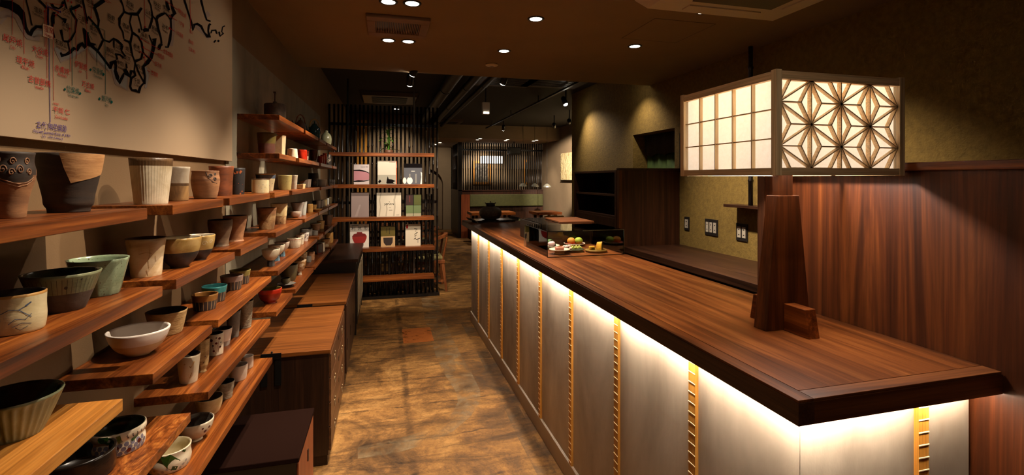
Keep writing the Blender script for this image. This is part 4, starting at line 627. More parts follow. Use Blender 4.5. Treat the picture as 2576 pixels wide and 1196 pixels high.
gz('brown_white', col(220, 204, 176), col(150, 104, 56), col(96, 60, 30), 7, .35, (1, 1, 2)); gz('teal_dark', col(24, 74, 84), col(14, 50, 60), None, 6, .12); gz('jar_green', col(150, 150, 120), col(120, 118, 92), None, 6, .2); gz('dark_brown', col(86, 56, 36), col(56, 36, 24), None, 7, .4); gz('green_splash', col(52, 84, 30), col(30, 54, 20), None, 10, .15); gz('black_gloss', col(26, 19, 14), col(16, 12, 9), None, 6, .22); gz('mauve_dot', col(112, 104, 118), col(92, 86, 100), None, 8, .4); gz('stone_grey', col(112, 104, 94), col(88, 80, 72), None, 12, .7, bs=.5); gz('rough_stone', col(150, 138, 116), col(108, 96, 78), None, 22, .8, bs=1.0); gz('ribbed_plum', col(104, 66, 54), col(78, 48, 40), None, 6, .4); gz('olive_top', col(112, 96, 48), col(78, 66, 34), None, 6, .3)
def resamp(p, k=15):
    zs = [q[1] for q in p]; out = []
    for j in range(k+1):
        u = j/k*(len(p)-1); i = min(int(u), len(p)-2); f = u-i; a = p[max(i-1, 0)]; b = p[i]; c = p[i+1]; d = p[min(i+2, len(p)-1)]
        cr = lambda n: .5*(2*b[n]+(c[n]-a[n])*f+(2*a[n]-5*b[n]+4*c[n]-d[n])*f*f+(3*b[n]-a[n]-3*c[n]+d[n])*f**3)
        out.append((max(.01, cr(0)), cr(1) if 0 < j < k else (p[0][1] if j == 0 else p[-1][1])))
    return out
TUM = [(.70, 0), (.73, .05), (.86, .5), (1, 1)]; CYL = [(.9, 0), (.97, .06), (1, .4), (1, 1)]; BOWL = [(.42, 0), (.44, .06), (.74, .3), (.93, .65), (1, 1)]; CONE = [(.56, 0), (.6, .05), (.8, .5), (1, 1)]; GOB = [(.62, 0), (.58, .08), (.66, .3), (.86, .62), (1, 1)]; FOOTB = [(.4, 0), (.36, .1), (.62, .26), (.9, .6), (1, 1)]
KIND = {'cup': 'tea_cup', 'bowl': 'tea_bowl', 'pot': 'ceramic_pot'}
def pot(label, row, xl, xr, yt, yb, prof, mats, bands=None, inner=None, X=None, fn=None, cat='cup', n=40, name=None, tk=.07, base=None, stripe=None):
    z = ZR[row]; xc = (xl+xr)/2
    if X is None:
        p = onZ(xc, yb, z, YAWL); r0 = (xr-xl)/2*depth(p, YAWL)/FPX; q = Vector((p.x, p.y, 0)).normalized(); cp = p+q*r0*prof[0][0]*.9
        if cp.x-r0 < XW+.004: cp.x = XW+.006+r0
    else: cp = onX(xc, 450, X, YAWL); cp.z = z
    dz = depth(cp, YAWL); rr = (xr-xl)/2*dz/FPX*.985; zt = H+(450-yt)*(dz+(-rr if yt < 450 else rr))/FPX; h = max(.02, zt-z)
    pr = resamp(prof); outer = [(a*rr, b*h) for a, b in pr]; t_ = tk*rr+.0006; inn = [(max(.002, a*rr-t_), b*h) for a, b in pr if b*h > .08*h+.003]; inn.reverse()
    full = outer+[(rr*prof[-1][0]-t_*.5, h+.0008)]+inn+[(.002, .07*h+.003)]; ko = len(outer); mi_in = len(mats)-1 if inner is None else inner
    def midx(j, i):
        if j >= ko: return mi_in
        zr = (full[j][1]+full[min(j+1, ko-1)][1])/2/h
        if stripe and stripe[2] < zr < stripe[3]: return stripe[1] if i % stripe[0] == 0 else stripe[4]
        if callable(bands): return bands(2*math.pi*(i+.5)/n, zr)
        for zm, m in (bands or [(2, 0)]):
            if zr < zm: return m
        return 0
    mb = MB(); mb.lathe(full, n, 0, (lambda a, j, zz: fn(a, zz/h) if j < ko else 1) if fn else None, midx)
    o = mb.build(name or KIND.get(cat, 'tea_cup'), [G[m] if isinstance(m, str) else m for m in mats], None, RL @ cp, 0); o['label'] = label; o['category'] = cat; o['group'] = 'pottery on the wall shelves'
    def rf(zz):
        for (a, b), (c, d) in zip(outer, outer[1:]):
            if b <= zz <= d: return a+(c-a)*(zz-b)/max(d-b, 1e-6)
        return outer[-1][0]
    wp = RL @ cp; return dict(o=o, h=h, r=rr, rf=rf, phi=math.atan2(-wp.y, -wp.x))
def deco(P, strokes, m, name='painted_mark', off=.0006, tube=0):    # strokes in (angle from the viewer side to the right, height share)
    mb = MB(); f = lambda q: (lambda zz, r: (r*math.cos(P['phi']+q[0]), r*math.sin(P['phi']+q[0]), zz))(max(0, min(1, q[1]))*P['h'], P['rf'](max(0, min(1, q[1]))*P['h'])+off)
    for pts, w in strokes:
        if tube: mb.tube([f(q) for q in pts], tube, 5)
        elif len(pts) == 1: c = pts[0]; mb.add(disc(10, f, c[0], c[1], w, w*P['r']/P['h']), [tuple(range(10))])
        else:
            k = P['r']/P['h']; S2 = [(a, b/k) for a, b in pts]; stroke(mb, S2, w, lambda q: f((q[0], q[1]*k)))
    o = mb.build(name, m if not isinstance(m, str) else G[m], P['o'])
    if len(strokes) > 1: o['kind'] = 'stuff'
def spiral(cx, cz, r, turns, k, d=1, n=22): return [(cx+d*r*(1-i/n)*math.cos(turns*2*math.pi*i/n), cz+r*k*(1-i/n)*math.sin(turns*2*math.pi*i/n)) for i in range(n)]
flute = lambda nn, am: (lambda a, z: 1-am*abs(math.sin(a*nn/2))*(1 if .04 < z < .93 else .2))
facet = lambda nn: (lambda a, z: math.cos(math.pi/nn)/math.cos((a % (2*math.pi/nn))-math.pi/nn)*1.0)
wob = lambda am, k=3, ph=0: (lambda a, z: 1+am*math.sin(k*a+ph+4*z))
rib = lambda nn, am: (lambda a, z: 1+am*math.sin(z*nn*2*math.pi))
# --- third row from the top (eye level)
W3 = -.635
P = pot('tall clay cup with carved cloud swirls on the front shelf', 'B', -32, 74, 381, 548, [(.6, 0), (.64, .06), (.72, .3), (.98, .66), (.9, .86), (.95, 1)], ['brown_clay', 'dark_clay'], lambda a, z: 1 if z > .62+.12*math.sin(a*2) else 0, 1, X=W3)
deco(P, [(spiral(.15, .86, .13, 1.6, .5), 0), (spiral(.42, .74, .15, 1.8, .5, -1), 0), (spiral(.75, .86, .13, 1.6, .5), 0), (spiral(.8, .7, .12, 1.6, .5, -1), 0), (spiral(.1, .7, .12, 1.6, .5), 0), (spiral(-.2, .74, .14, 1.6, .5), 0), ([(-.4, .62), (.0, .56), (.4, .52), (.8, .55), (1.1, .62)], 0), ([(-.4, .58), (.0, .52), (.4, .48), (.8, .51), (1.1, .58)], 0), (spiral(-.4, .88, .14, 1.6, .5, -1), 0)], 'brown_clay', 'carved_swirl', .0, .0011)
P = pot('waisted black and tan two-tone cup', 'B', 105, 243, 384, 535, [(.6, 0), (.62, .07), (.7, .14), (.74, .3), (.93, .75), (1, 1)], ['dark_clay', 'tan_clay'], None, 0, X=W3)
deco(P, [([(-.05+.0, .55), (.0, .98)], .001)], 'dark_clay'); mb = MB(); f = lambda u, v: ((P['rf'](v*P['h'])+.0008)*math.cos(P['phi']+u), (P['rf'](v*P['h'])+.0008)*math.sin(P['phi']+u), v*P['h']); g = [[f(lo+(1.5-lo)*i/10, v) for i in range(11)] for v, lo in ((.52, .05), (.56, .0), (.62, -.05), (.75, -.15), (.9, -.22), (1.0, -.27))]
g[0] = [f(.05+1.45*i/10, .50+.16*i/10) for i in range(11)]; g[1] = [f(.0+1.5*i/10, .56+.11*i/10) for i in range(11)]; g[2] = [f(-.05+1.55*i/10, .62+.07*i/10) for i in range(11)]
mb.add([q for row in g for q in row], [(j*11+i, j*11+i+1, (j+1)*11+i+1, (j+1)*11+i) for j in range(5) for i in range(10)], 0, True); mb.build('tan_glaze_patch', G['tan_clay'], P['o'])
pot('tall white fluted cup with a brown rim', 'B', 334, 427, 397, 511, [(.75, 0), (.77, .04), (.88, .5), (1, 1)], ['white_flute', 'iron_rim', 'grey_white'], [(.86, 0), (2, 1)], fn=flute(44, .03), n=132, X=W3+.01)
P = pot('grey-white cup with brown band and drips', 'B', 420, 474, 420, 505, [(.84, 0), (.88, .06), (.88, .4), (.9, .7), (1, 1)], ['drip_white', 'iron_rim', 'grey_white'], [(.46, 0), (.53, 1), (2, 2)], X=-.63)
P = pot('round brown cup with a carved wave patch', 'B', 485, 549, 430, 498, [(.76, 0), (.8, .05), (.92, .35), (1, .65), (.93, .9), (.95, 1)], ['brown_clay', 'dark_clay'], X=-.62); deco(P, [(spiral(.35, .82, .16, 2, .45), 0), (spiral(.7, .7, .15, 2, .45, -1), 0), (spiral(.75, .88, .1, 2, .45), 0), ([(.0, .96), (.2, .75), (.5, .6), (.9, .55)], 0)], 'dark_clay', 'carved_swirl', .0, .0012)
pot('rust brown cylinder cup beside the black and orange cup', 'B', 529, 585, 418, 494, [(.84, 0), (.87, .04), (.9, .5), (1, 1)], ['rust', 'dark_clay'], X=-.65)
P = pot('matt black cup with orange patches', 'B', 581, 615, 423, 490, [(.84, 0), (.88, .04), (.93, .5), (1, 1)], ['black_matt', 'black_matt'], X=-.635); deco(P, [([(-.5, .8), (-.1, .84), (.3, .82), (.5, .9)], .34), ([(.35, .02), (.75, .14)], .2), ([(-.6, .35), (.1, .42), (.8, .38)], .06)], 'orange_patch')
P = pot('low cream cup with a thin blue line', 'B', 635, 675, 450.5, 484, [(.94, 0), (.99, .06), (1, .5), (1, 1)], ['cream_blue', 'iron_rim', 'cream_blue'], [(.9, 0), (2, 1)], X=-.585); deco(P, [([(-.2, .52), (.3, .6), (.8, .58)], .05), ([(.1, .35), (.6, .42)], .04)], 'blue_slip')
P = pot('flared cream cup brushed with blue behind the low cream cup', 'B', 645, 692, 437, 482, TUM, ['cream_blue', 'blue_slip', 'cream_blue'], [(.72, 0), (.93, 1), (2, 0)], X=-.655); deco(P, [([(.4, .3), (.9, .45)], .06)], 'blue_slip')
pot('olive speckled cylinder cup on the third row', 'B', 700, 733.5, 441, 479, [(.82, 0), (.86, .05), (.93, .5), (1, 1)], ['olive_speck', 'olive_speck'], X=-.62)
pot('pale ringed cup next to the olive speckled cup', 'B', 728, 748.5, 441, 477, TUM, ['grey_white', 'iron_rim', 'grey_white'], X=-.605, fn=rib(8, .012), cat='cup')
def angular(label, row, xl, xr, yt, X, m, m2, slope=.4):
    z = ZR[row]; c = onX((xl+xr)/2, 450, X, YAWL); dz = depth(c, YAWL); w = (xr-xl)/2*dz/FPX; h = H+(450-yt)*dz/FPX-z; c.z = z; mb = MB(); mb.hexa([(-w*.85, -w*.7, 0), (w*.85, -w*.7, 0), (w*.85, w*.7, 0), (-w*.85, w*.7, 0)], [(-w, -w*.8, h*(1-slope)), (w, -w*.8, h), (w, w*.8, h), (-w, w*.8, h*(1-slope))])
    o = mb.build('faceted_vessel', G[m], None, RL @ c, -YAWL, .0015); o['label'] = label; o['category'] = 'vessel'; o['group'] = 'pottery on the wall shelves'; box(-w*.5, w*.5, -w*.72, -w*.7, h*.1, h*.32).build('glaze_patch', G[m2], o); return o
angular('small cream stepped vessel on the third row', 'B', 747, 766, 463, -.575, 'cream_ash', 'gold_clay', .15); angular('grey slanted vessel between the pale and black cups', 'B', 757, 780, 451, -.64, 'pinkish_white', 'olive_speck', .3)
pot('tall black ribbed cup on the third row', 'B', 776, 800, 436, 472, CYL, ['black_matt', 'black_matt'], X=-.65, fn=flute(24, .03), n=72); P = pot('small black cup with a pale spiral', 'B', 784, 799, 449, 471.5, CYL, ['charcoal', 'charcoal'], X=-.6); deco(P, [(spiral(0, .45, .5, 2, .5), .07)], 'line')
pot('low white bowl on the third row', 'B', 797, 821, 452, 469, [(.8, 0), (.86, .1), (.95, .5), (1, 1)], ['plain_white', 'plain_white'], X=-.6, cat='bowl'); 
for k, (a, b) in enumerate(((825, 833), (832, 838), (837, 843))): P = pot(('nearest', 'middle', 'farthest')[k]+' of three tiny black and white cups on the third row', 'B', a, b, 452+k*.5, 468, GOB, ['charcoal', 'charcoal'], X=-.568, n=16); deco(P, [([(-.8, .75), (.8, .8)], .35), ([(-.6, .25), (.6, .25)], .3)], 'off_white')
# --- top row
z = ZR['A']
def topthing(name, label, cat, px, X): c = onX(px, 450, X, YAWL); c.z = ZR['A']; return thing(name, label, cat, RL @ c, 0, 'tea pots on the top shelf'), depth(c, YAWL)/FPX
t, s_ = topthing('iron_pot', 'black straight-sided iron pot with an upright handle on the topmost shelf', 'kettle', 692, -.64); r = 25*s_; MB().lathe([(r*.96, 0), (r, .004), (r, .1), (r*.96, .105), (r*.3, .111)], 32).build('body', ironM, t); hb = .105
mb = MB(); mb.bar((0, 0, hb), (0, 0, hb+.07), .006, .014, (0, 1, 0)); mb.bar((0, -.012, hb+.066), (0, .012, hb+.066), .014, .01); mb.build('handle', G['dark_brown'], t); MB().lathe([(.012, hb+.004), (.012, hb+.014), (.004, hb+.017)], 12).build('knob', ironM, t)
def teapot(label, px, X, rpx, hpx, mat, hmat, hz):
    t, s_ = topthing('tea_pot', label, 'teapot', px, X); r = rpx*s_; h = hpx*s_
    MB().lathe([(r*.55, 0), (r*.85, h*.18), (r, h*.45), (r*.88, h*.75), (r*.5, h*.95), (r*.42, h)], 28).build('body', mat, t); MB().lathe([(r*.42, h*.98), (r*.3, h*1.06), (r*.08, h*1.08), (r*.12, h*1.18), (.001, h*1.22)], 18).build('lid', mat, t)
    MB().tube([(-r*.75, -r*.3, h*.45), (-r*1.15, -r*.45, h*.75), (-r*1.35, -r*.5, h*1.0)], [r*.2, r*.13, r*.09], 10).build('spout', mat, t)
    n = 12; MB().tube([(-r*.75*math.cos(math.pi*i/n), -r*.25*math.cos(math.pi*i/n), h*.8+hz*r*math.sin(math.pi*i/n)) for i in range(n+1)], [.004+.0012*(i % 3 == 0) for i in range(n+1)], 8).build('bamboo_handle', hmat, t)
    for sx in (-1, 1): MB().tube([(sx*r*.72, sx*r*.25, h*.66), (sx*r*.76, sx*r*.26, h*.84)], .006, 8).build('lug', mat, t)
teapot('brown clay teapot with a tall bamboo handle', 756, -.645, 13.5, 36, G['dark_brown'], G['rust'], 1.7); teapot('glossy teal teapot with a tan cane handle', 791, -.635, 15, 42, G['teal_dark'], G['gold_clay'], 1.5)
t, s_ = topthing('ceramic_jar', 'pale green-grey glazed jar with a narrow neck on the top row', 'jar', 821, -.63); r = 13*s_; MB().lathe([(r*.7, 0), (r*.88, r*.5), (r, r*1.5), (r*.9, r*2.2), (r*.55, r*2.7), (r*.32, r*2.85), (r*.3, r*3.0), (r*.42, r*3.12), (r*.3, r*3.13), (r*.2, r*2.95)], 28).build('body', G['jar_green'], t); MB().lathe([(r*.2, r*3.05), (r*.26, r*3.2), (.001, r*3.28)], 14).build('stopper', G['jar_green'], t)
# --- second row
pot('large olive and plum pot with ribbed lower half', 'C', 648, 694, 333, 390, [(.76, 0), (.8, .05), (.86, .4), (.93, .7), (1, 1)], ['ribbed_plum', 'olive_top'], [(.5, 0), (2, 1)], X=-.655, fn=lambda a, z: 1+(.02*math.sin(z*80) if z < .5 else 0), cat='pot', n=32)
angular('tall cream angular vase beside the ribbed pot', 'C', 689, 715, 341, -.62, 'unglazed_cream', 'cream_ash', .05)
P = pot('low cream bowl with a dark brush line on the second row', 'C', 722, 749, 374, 395, [(.9, 0), (1, .1), (.9, .6), (.86, 1)], ['off_white', 'off_white'], X=-.61, cat='bowl'); deco(P, [([(-.7, .45), (.2, .42)], .06)], 'charcoal')
pot('red square-sided cup, first of the red cups', 'C', 750, 772, 377, 397, CYL, ['bright_red', 'red_glaze'], X=-.6, fn=wob(.04, 4)); pot('cream and maroon half-glazed cup behind the first red cup', 'C', 761, 777, 380, 398, TUM, ['off_white', 'maroon'], [(.5, 0), (2, 1)], X=-.6)
pot('dark maroon cup with a cream foot', 'C', 779, 799, 377, 408, [(.5, 0), (.62, .12), (.9, .5), (1, .8), (.95, 1)], ['off_white', 'maroon'], [(.2, 0), (2, 1)], X=-.61)
for lb, a, b, yt in (('small bright red cup, lowest of three', 798, 812, 393), ('small bright red cup, middle of three', 806, 817, 390), ('small bright red cup, tallest of three', 812, 822, 386)): pot(lb, 'C', a, b, yt, 412, [(.7, 0), (.74, .1), (.9, .5), (1, 1)], ['bright_red', 'bright_red'], X=-.6, n=24)
P = pot('small black vase with white flame pattern on the second row', 'C', 820, 834, 389, 416, [(.8, 0), (.86, .1), (1, .5), (.9, 1)], ['charcoal', 'charcoal'], X=-.6, n=24, cat='vase', name='vase'); deco(P, [(spiral(-.2, .4, .4, 1.5, .5), .1), ([(-.5, .6), (-.2, .9), (.1, .7), (.4, .98)], .1), (spiral(.5, .5, .3, 1.5, .5), .1), ([(-.7, .08), (.7, .08)], .25)], 'off_white')
# --- fourth row
P = pot('cream cup painted with blue grass strokes, cut by the left edge', 'D', -22, 98, 723, 843, [(.88, 0), (.94, .05), (1, .35), (.98, .7), (1, 1)], ['cream_blue', 'gold_clay', 'grey_clay'], [(.94, 0), (2, 1)]); deco(P, [([(-.5, .55), (-.2, .66), (.1, .64), (.4, .74)], .03), ([(.1, .64), (.35, .5), (.5, .42)], .03), ([(-.2, .3), (.0, .42), (.3, .38), (.5, .5)], .025), ([(-.1, .22), (.2, .3), (.5, .25)], .02), ([(.3, .72), (.5, .8)], .05), ([(.0, .2), (.15, .12), (.4, .2)], .02)], 'blue_slip')
P = pot('grey-green bowl with scratched lines over a bare dark base', 'D', 77, 235, 671, 787, CONE, ['grey_clay', 'sage_green', 'green_dark_in'], [(.46, 0), (2, 1)], cat='bowl', n=48); deco(P, [([(a, .5), (a, .9)], .012) for a in [-1.3+.13*i for i in range(21)]], 'grey_clay'); deco(P, [([(.1, .68)], .05), ([(.5, .86)], .03)], 'dark_clay')
pot('pale celadon cup with soft facets', 'D', 183, 312, 641, 748, [(.66, 0), (.7, .06), (.84, .5), (1, 1)], ['celadon', 'celadon'], fn=facet(11), n=66)
P = pot('ivory tumbler with crackled drip lines', 'D', 325, 411, 594, 698, [(.74, 0), (.76, .04), (.83, .45), (1, 1)], ['ivory_crack', 'iron_rim', 'iron_rim'], [(.97, 0), (2, 1)], fn=wob(.012, 3)); deco(P, [([(.15, .85), (.2, .6), (.1, .45), (.16, .25)], .03), ([(-.4, .62), (.0, .66), (.3, .62)], .025), ([(.5, .55), (.56, .4)], .03), ([(.0, .2), (.1, .05)], .03)], 'rough_tan')
P = pot('amber rimmed bowl with combed black lower half, nearer', 'D', 403, 500, 592, 675, BOWL, ['charcoal', 'amber_bowl', 'off_white'], [(.5, 0), (2, 1)], cat='bowl'); deco(P, [([(a, .46-.05*k), (a+.05, .42-.05*k)], .014) for a in [-1.2+.12*i for i in range(20)] for k in range(3)], 'grey_clay')
P = pot('amber rimmed bowl with black lower half, farther', 'D', 470, 537, 588, 655, BOWL, ['charcoal', 'amber_bowl', 'off_white'], [(.45, 0), (2, 1)], cat='bowl'); deco(P, [(spiral(.3, .7, .2, 1.5, .5), .02), (spiral(.8, .75, .18, 1.5, .5), .02)], 'off_white')
pot('grey-brown waisted goblet cup', 'D', 526, 582, 551, 621, [(.72, 0), (.66, .08), (.72, .3), (.9, .6), (1, .85), (.98, 1)], ['grey_brown', 'dark_clay'], fn=wob(.015, 2)); pot('reddish brown waisted goblet cup', 'D', 564, 619, 541, 608, [(.74, 0), (.66, .06), (.72, .3), (.88, .6), (1, 1)], ['warm_brown', 'dark_clay'])
pot('ash-tan tumbler with a dark rim', 'D', 648, 694, 522, 578, [(.74, 0), (.76, .05), (.88, .5), (1, 1)], ['ash_tan', 'warm_brown', 'dark_clay'], [(.76, 0), (2, 1)]); P = pot('taller cream tumbler with a brown spot behind the ash-tan tumbler', 'D', 682, 722, 511, 565, [(.76, 0), (.78, .05), (.9, .5), (1, 1)], ['ash_tan', 'cream_ash', 'dark_clay'], [(.45, 0), (2, 1)], fn=rib(6, .008)); deco(P, [([(.2, .08)], .1)], 'dark_brown')
pot('tiny pinkish bowl before the grey flared cup', 'D', 730, 756, 532, 549, BOWL, ['pinkish_white', 'pinkish_white'], cat='bowl', n=28); pot('grey flared cup with pale streaks', 'D', 732, 765, 509, 546, [(.56, 0), (.58, .06), (.66, .35), (.82, .7), (1, 1)], ['pale_grey', 'grey_clay']); pot('pale bluish tall cup behind the grey flared cup', 'D', 753, 772, 507, 542, TUM, ['pale_blue_white', 'pale_grey'])
pot('golden straight cup, larger of two', 'D', 771, 787, 513, 536, CYL, ['gold_clay', 'dark_clay'], n=28); pot('golden straight cup, smaller of two', 'D', 784, 797, 515, 532, TUM, ['gold_clay', 'dark_clay'], n=28); pot('flat golden dish beside the small golden cup', 'D', 786, 810, 526, 533, [(.6, 0), (.7, .3), (1, 1)], ['gold_clay', 'gold_clay'], cat='dish', name='dish', n=28)
pot('dark cup at the head of the far fourth row', 'D', 786, 800, 505, 524, CYL, ['charcoal', 'charcoal'], X=-.64, n=24)
for k, (a, b, yt, yb, m) in enumerate(((796, 806, 505, 526, 'pinkish_white'), (804, 812, 505, 526, 'pale_grey'), (808, 817, 503, 521, 'off_white'), (814, 823, 502, 519.5, 'cream_ash'), (821, 828, 499, 518, 'pale_blue_white'), (825, 834, 496, 516, 'olive_brown'))): pot(['mauve', 'grey', 'ivory', 'straw coloured', 'bluish white', 'dull olive'][k]+' small cup in the close far line of the fourth row', 'D', a, b, yt, yb, CYL, [m, 'dark_clay'], n=22, X=-.61)
# --- fifth row
pot('large green-grey fluted bowl in the lower left corner', 'E', -62, 132, 954, 1112, CONE, ['fluted_green', 'sage_green', 'green_dark_in'], [(.93, 0), (2, 1)], fn=flute(30, .045), n=150, cat='bowl')
pot('large smooth white bowl with a bare cream foot', 'E', 282, 416, 809, 898, [(.36, 0), (.4, .05), (.7, .3), (.9, .65), (1, 1)], ['unglazed_cream', 'plain_white'], [(.5, 0), (2, 1)], cat='bowl', n=48); pot('rough tan cup behind the white bowl', 'E', 375, 465, 770, 846, [(.68, 0), (.72, .06), (.86, .5), (1, 1)], ['rough_tan', 'dark_clay'], fn=wob(.015, 3))
for lb, a, b, yt, yb, m in (('striped black cup with brown rim', 485, 545, 733, 783, 'brown_rim'), ('striped black cup with turquoise inside', 510, 568, 713, 762, 'teal'), ('striped black cup with mauve rim', 557, 609, 688, 732, 'mauve_rim'), ('striped black cup with olive rim', 580, 628, 675, 717, 'olive_rim')): pot(lb, 'E', a, b, yt, yb, [(.76, 0), (.8, .04), (.9, .5), (1, 1)], ['charcoal', 'line', m], [(.66, 0), (2, 2)], stripe=(7, 1, .04, .66, 0), n=126)
def footed(label, xl, xr, yt, yb, m, fm):
    P = pot(label, 'E', xl, xr, yt, yb, [(.3, .34), (.5, .4), (.82, .6), (.97, .85), (1, 1)], [m, m], cat='bowl', n=30); h, r = P['h'], P['r']; MB().lathe([(r*.44, 0), (r*.38, h*.36), (r*.2, h*.37)], 7, smooth=False).build('foot', G[fm], P['o']); return P
P = footed('white ribbed bowl on a charcoal foot', 660, 703, 624, 671, 'off_white', 'charcoal'); deco(P, [([(a, .5), (a*1.05, .98)], .03) for a in [-1.2+.3*i for i in range(9)]], 'grey_clay'); P = footed('cream bowl with a spiral on a blue foot', 676, 715, 614, 657, 'off_white', 'blue_foot'); deco(P, [(spiral(-.3, .85, .18, 1.5, .5), .04)], 'grey_clay'); footed('pale bowl on a small blue foot, farthest of three', 692, 727, 607, 646, 'pinkish_white', 'blue_foot')
P = pot('white lattice-painted bowl with a red band', 'E', 723, 757, 597, 625, [(.78, 0), (.82, .06), (.94, .5), (1, 1)], ['off_white', 'off_white'], cat='bowl', n=36); deco(P, [([(-1.3+i*.26, .06), (-1.3+i*.26, .8)], .025) for i in range(11)]+[([(-1.4, .42), (0, .42), (1.4, .42)], .03)], 'grey_clay'); deco(P, [([(-1.4+.2*i, .88)], .06) for i in range(14)], 'red_glaze')
P = pot('white cup with one small dark emblem', 'E', 744, 766, 590, 616, TUM, ['off_white', 'off_white'], n=28); deco(P, [([(.5, .62)], .12)], 'charcoal'); P = pot('white cup with black cow-like patches', 'E', 755, 777, 585, 608, TUM, ['plain_white', 'plain_white'], n=28); deco(P, [([(.1, .4), (.4, .7)], .2), ([(.7, .25), (.9, .45)], .2), ([(.75, .75)], .15), ([(-.4, .7)], .2)], 'charcoal')
pot('grey low bowl on the short fifth row shelf', 'E', 755, 785, 574, 595, CYL, ['stone_grey', 'grey_clay'], cat='bowl', n=28); pot('small stacked grey cup beside the grey low bowl', 'E', 785, 800, 580, 593, CYL, ['stone_grey', 'grey_clay'], n=24)
pot('brown flared cup with a white rim', 'E', 781, 807, 561, 582, TUM, ['warm_brown', 'off_white', 'dark_brown'], [(.9, 0), (2, 1)], n=28); pot('golden brown cup behind the brown flared cup', 'E', 797, 817, 555, 577, TUM, ['gold_clay', 'dark_brown'], n=28); pot('dark brown faceted cup at the far fifth row', 'E', 811, 838, 540, 567, CONE, ['dark_brown', 'dark_clay'], fn=facet(8), n=24)
# --- sixth row
pot('large glossy black bowl at the bottom edge', 'F', 112, 266, 1098, 1226, CYL, ['black_gloss', 'black_gloss'], cat='bowl', n=48)
rs = random.Random(4); P = pot('wide low bowl with grey polka dots and green splashes', 'F', 238, 356, 1043, 1148, [(.86, 0), (.94, .05), (.97, .35), (.93, .6), (1, .8), (.99, 1)], ['off_white', 'off_white', 'green_dark_in'], cat='bowl', n=48)
deco(P, [([(-.9+.24*i+.12*(k % 2), .14+.17*k)], .095) for i in range(9) for k in range(3)], 'mauve_dot'); deco(P, [([(-.5+.44*i, .2+.2*(i % 2))], .09) for i in range(4)], 'maroon', off=.0009); deco(P, [([(-.5, .92)], .2), ([(-.3, .8)], .16), ([(.0, .95), (.04, .75), (.1, .6)], .14), ([(.5, .55), (.75, .68)], .12)], 'green_splash', 'green_splash', off=.0012); deco(P, [([(.3+.2*i, .85), (.36+.2*i, .7)], .05) for i in range(5)], 'charcoal')
P = pot('off-white cup with a tan diagonal patch', 'F', 448, 501, 882, 966, TUM, ['off_white', 'iron_rim', 'dark_clay'], [(.97, 0), (2, 1)], fn=wob(.01, 4)); deco(P, [([(-.4, .75), (.2, .6), (.5, .8)], .16), ([(.1, .2), (.3, .4)], .1)], 'rough_tan')
P = pot('cream faceted cup on a small foot', 'F', 492, 526, 848, 938, [(.62, 0), (.5, .06), (.66, .14), (.86, .3), (.95, .7), (1, 1)], ['rough_tan', 'rough_tan'], fn=facet(8), n=40); deco(P, [([(.1, .3), (.3, .34)], .1), ([(.4, .5)], .1)], 'dark_brown')
P = pot('white mug painted with brown flowers', 'F', 524, 560, 833, 896, CYL, ['off_white', 'off_white', 'dark_clay']); deco(P, [([(-.5, .75)], .2), ([(.1, .6)], .16), ([(.5, .8)], .18), ([(.6, .4)], .16), ([(-.2, .25)], .14), ([(-.5, .75), (-.3, .4), (.1, .1)], .04), ([(.5, .8), (.3, .5), (.4, .15)], .04)], 'maroon'); deco(P, [([(.1, .85)], .1), ([(-.3, .5)], .12), ([(.7, .6)], .1)], 'charcoal')
pot('white cup with grey lower band', 'F', 537, 582, 820, 873, TUM, ['pale_grey', 'plain_white', 'grey_clay'], [(.25, 0), (2, 1)]); pot('grey speckled tumbler half hidden by the upper shelf', 'F', 570, 604, 778, 850, TUM, ['stone_grey', 'grey_clay']); pot('pale rough-textured stone cup', 'F', 597, 636, 752, 827, [(.68, 0), (.7, .05), (.84, .5), (1, 1)], ['rough_stone', 'grey_clay'], fn=wob(.02, 5))
pot('glossy red bowl on its own shelf', 'F', 651, 707, 720, 765, [(.5, 0), (.5, .08), (.78, .3), (.95, .65), (1, 1)], ['red_glaze', 'bright_red', 'olive_rim'], [(.7, 0), (2, 1)], cat='bowl')
pot('tall dark olive cup behind the small cup and saucer', 'F', 704, 748, 662, 710, [(.66, 0), (.72, .06), (.92, .5), (1, 1)], ['olive_brown', 'dark_clay']); pot('dark saucer with a pale edge', 'F', 697, 743, 713, 724, [(.5, 0), (.6, .3), (1, 1)], ['charcoal', 'stone_grey'], cat='saucer', name='saucer'); P = pot('small dark olive cup on the saucer', 'F', 707, 730, 700, 719, [(.8, 0), (.9, .1), (1, .5), (.96, 1)], ['olive_brown', 'dark_clay'], n=28); P['o'].location.z += .006
P = pot('brown and white banded bowl, lower of the leaning stack', 'F', 738, 770, 652, 693, [(.34, 0), (.3, .2), (.5, .3), (.86, .6), (1, 1)], ['off_white', 'brown_white', 'brown_white'], [(.3, 0), (2, 1)], cat='bowl', n=30); pot('brown and white banded bowl behind the lower one', 'F', 750, 772, 634, 664, BOWL, ['brown_white', 'brown_white'], cat='bowl', n=28)
pot('small grey square cup on the sixth row', 'F', 768, 783, 644, 661, CYL, ['stone_grey', 'grey_clay'], n=24); pot('small brown cup behind the grey square cup', 'F', 774, 791, 632, 656, CYL, ['warm_brown', 'dark_brown'], n=24); pot('red-brown glossy square cup', 'F', 789, 812, 612, 641, CYL, ['maroon', 'dark_clay'], fn=facet(4), n=32); P = pot('white cup with faint green drawing', 'F', 801, 817, 609, 634, CYL, ['off_white', 'dark_clay'], n=24); deco(P, [([(.4, .3), (.5, .8)], .05)], 'olive_top')
pot('tan banded bowl before the golden cup', 'F', 806, 830, 600, 623, [(.6, 0), (.8, .3), (1, 1)], ['brown_white', 'dark_clay'], cat='bowl', n=26); pot('golden cup at the far end of the sixth row', 'F', 817, 838, 584, 612, CYL, ['gold_clay', 'dark_brown'], n=26)
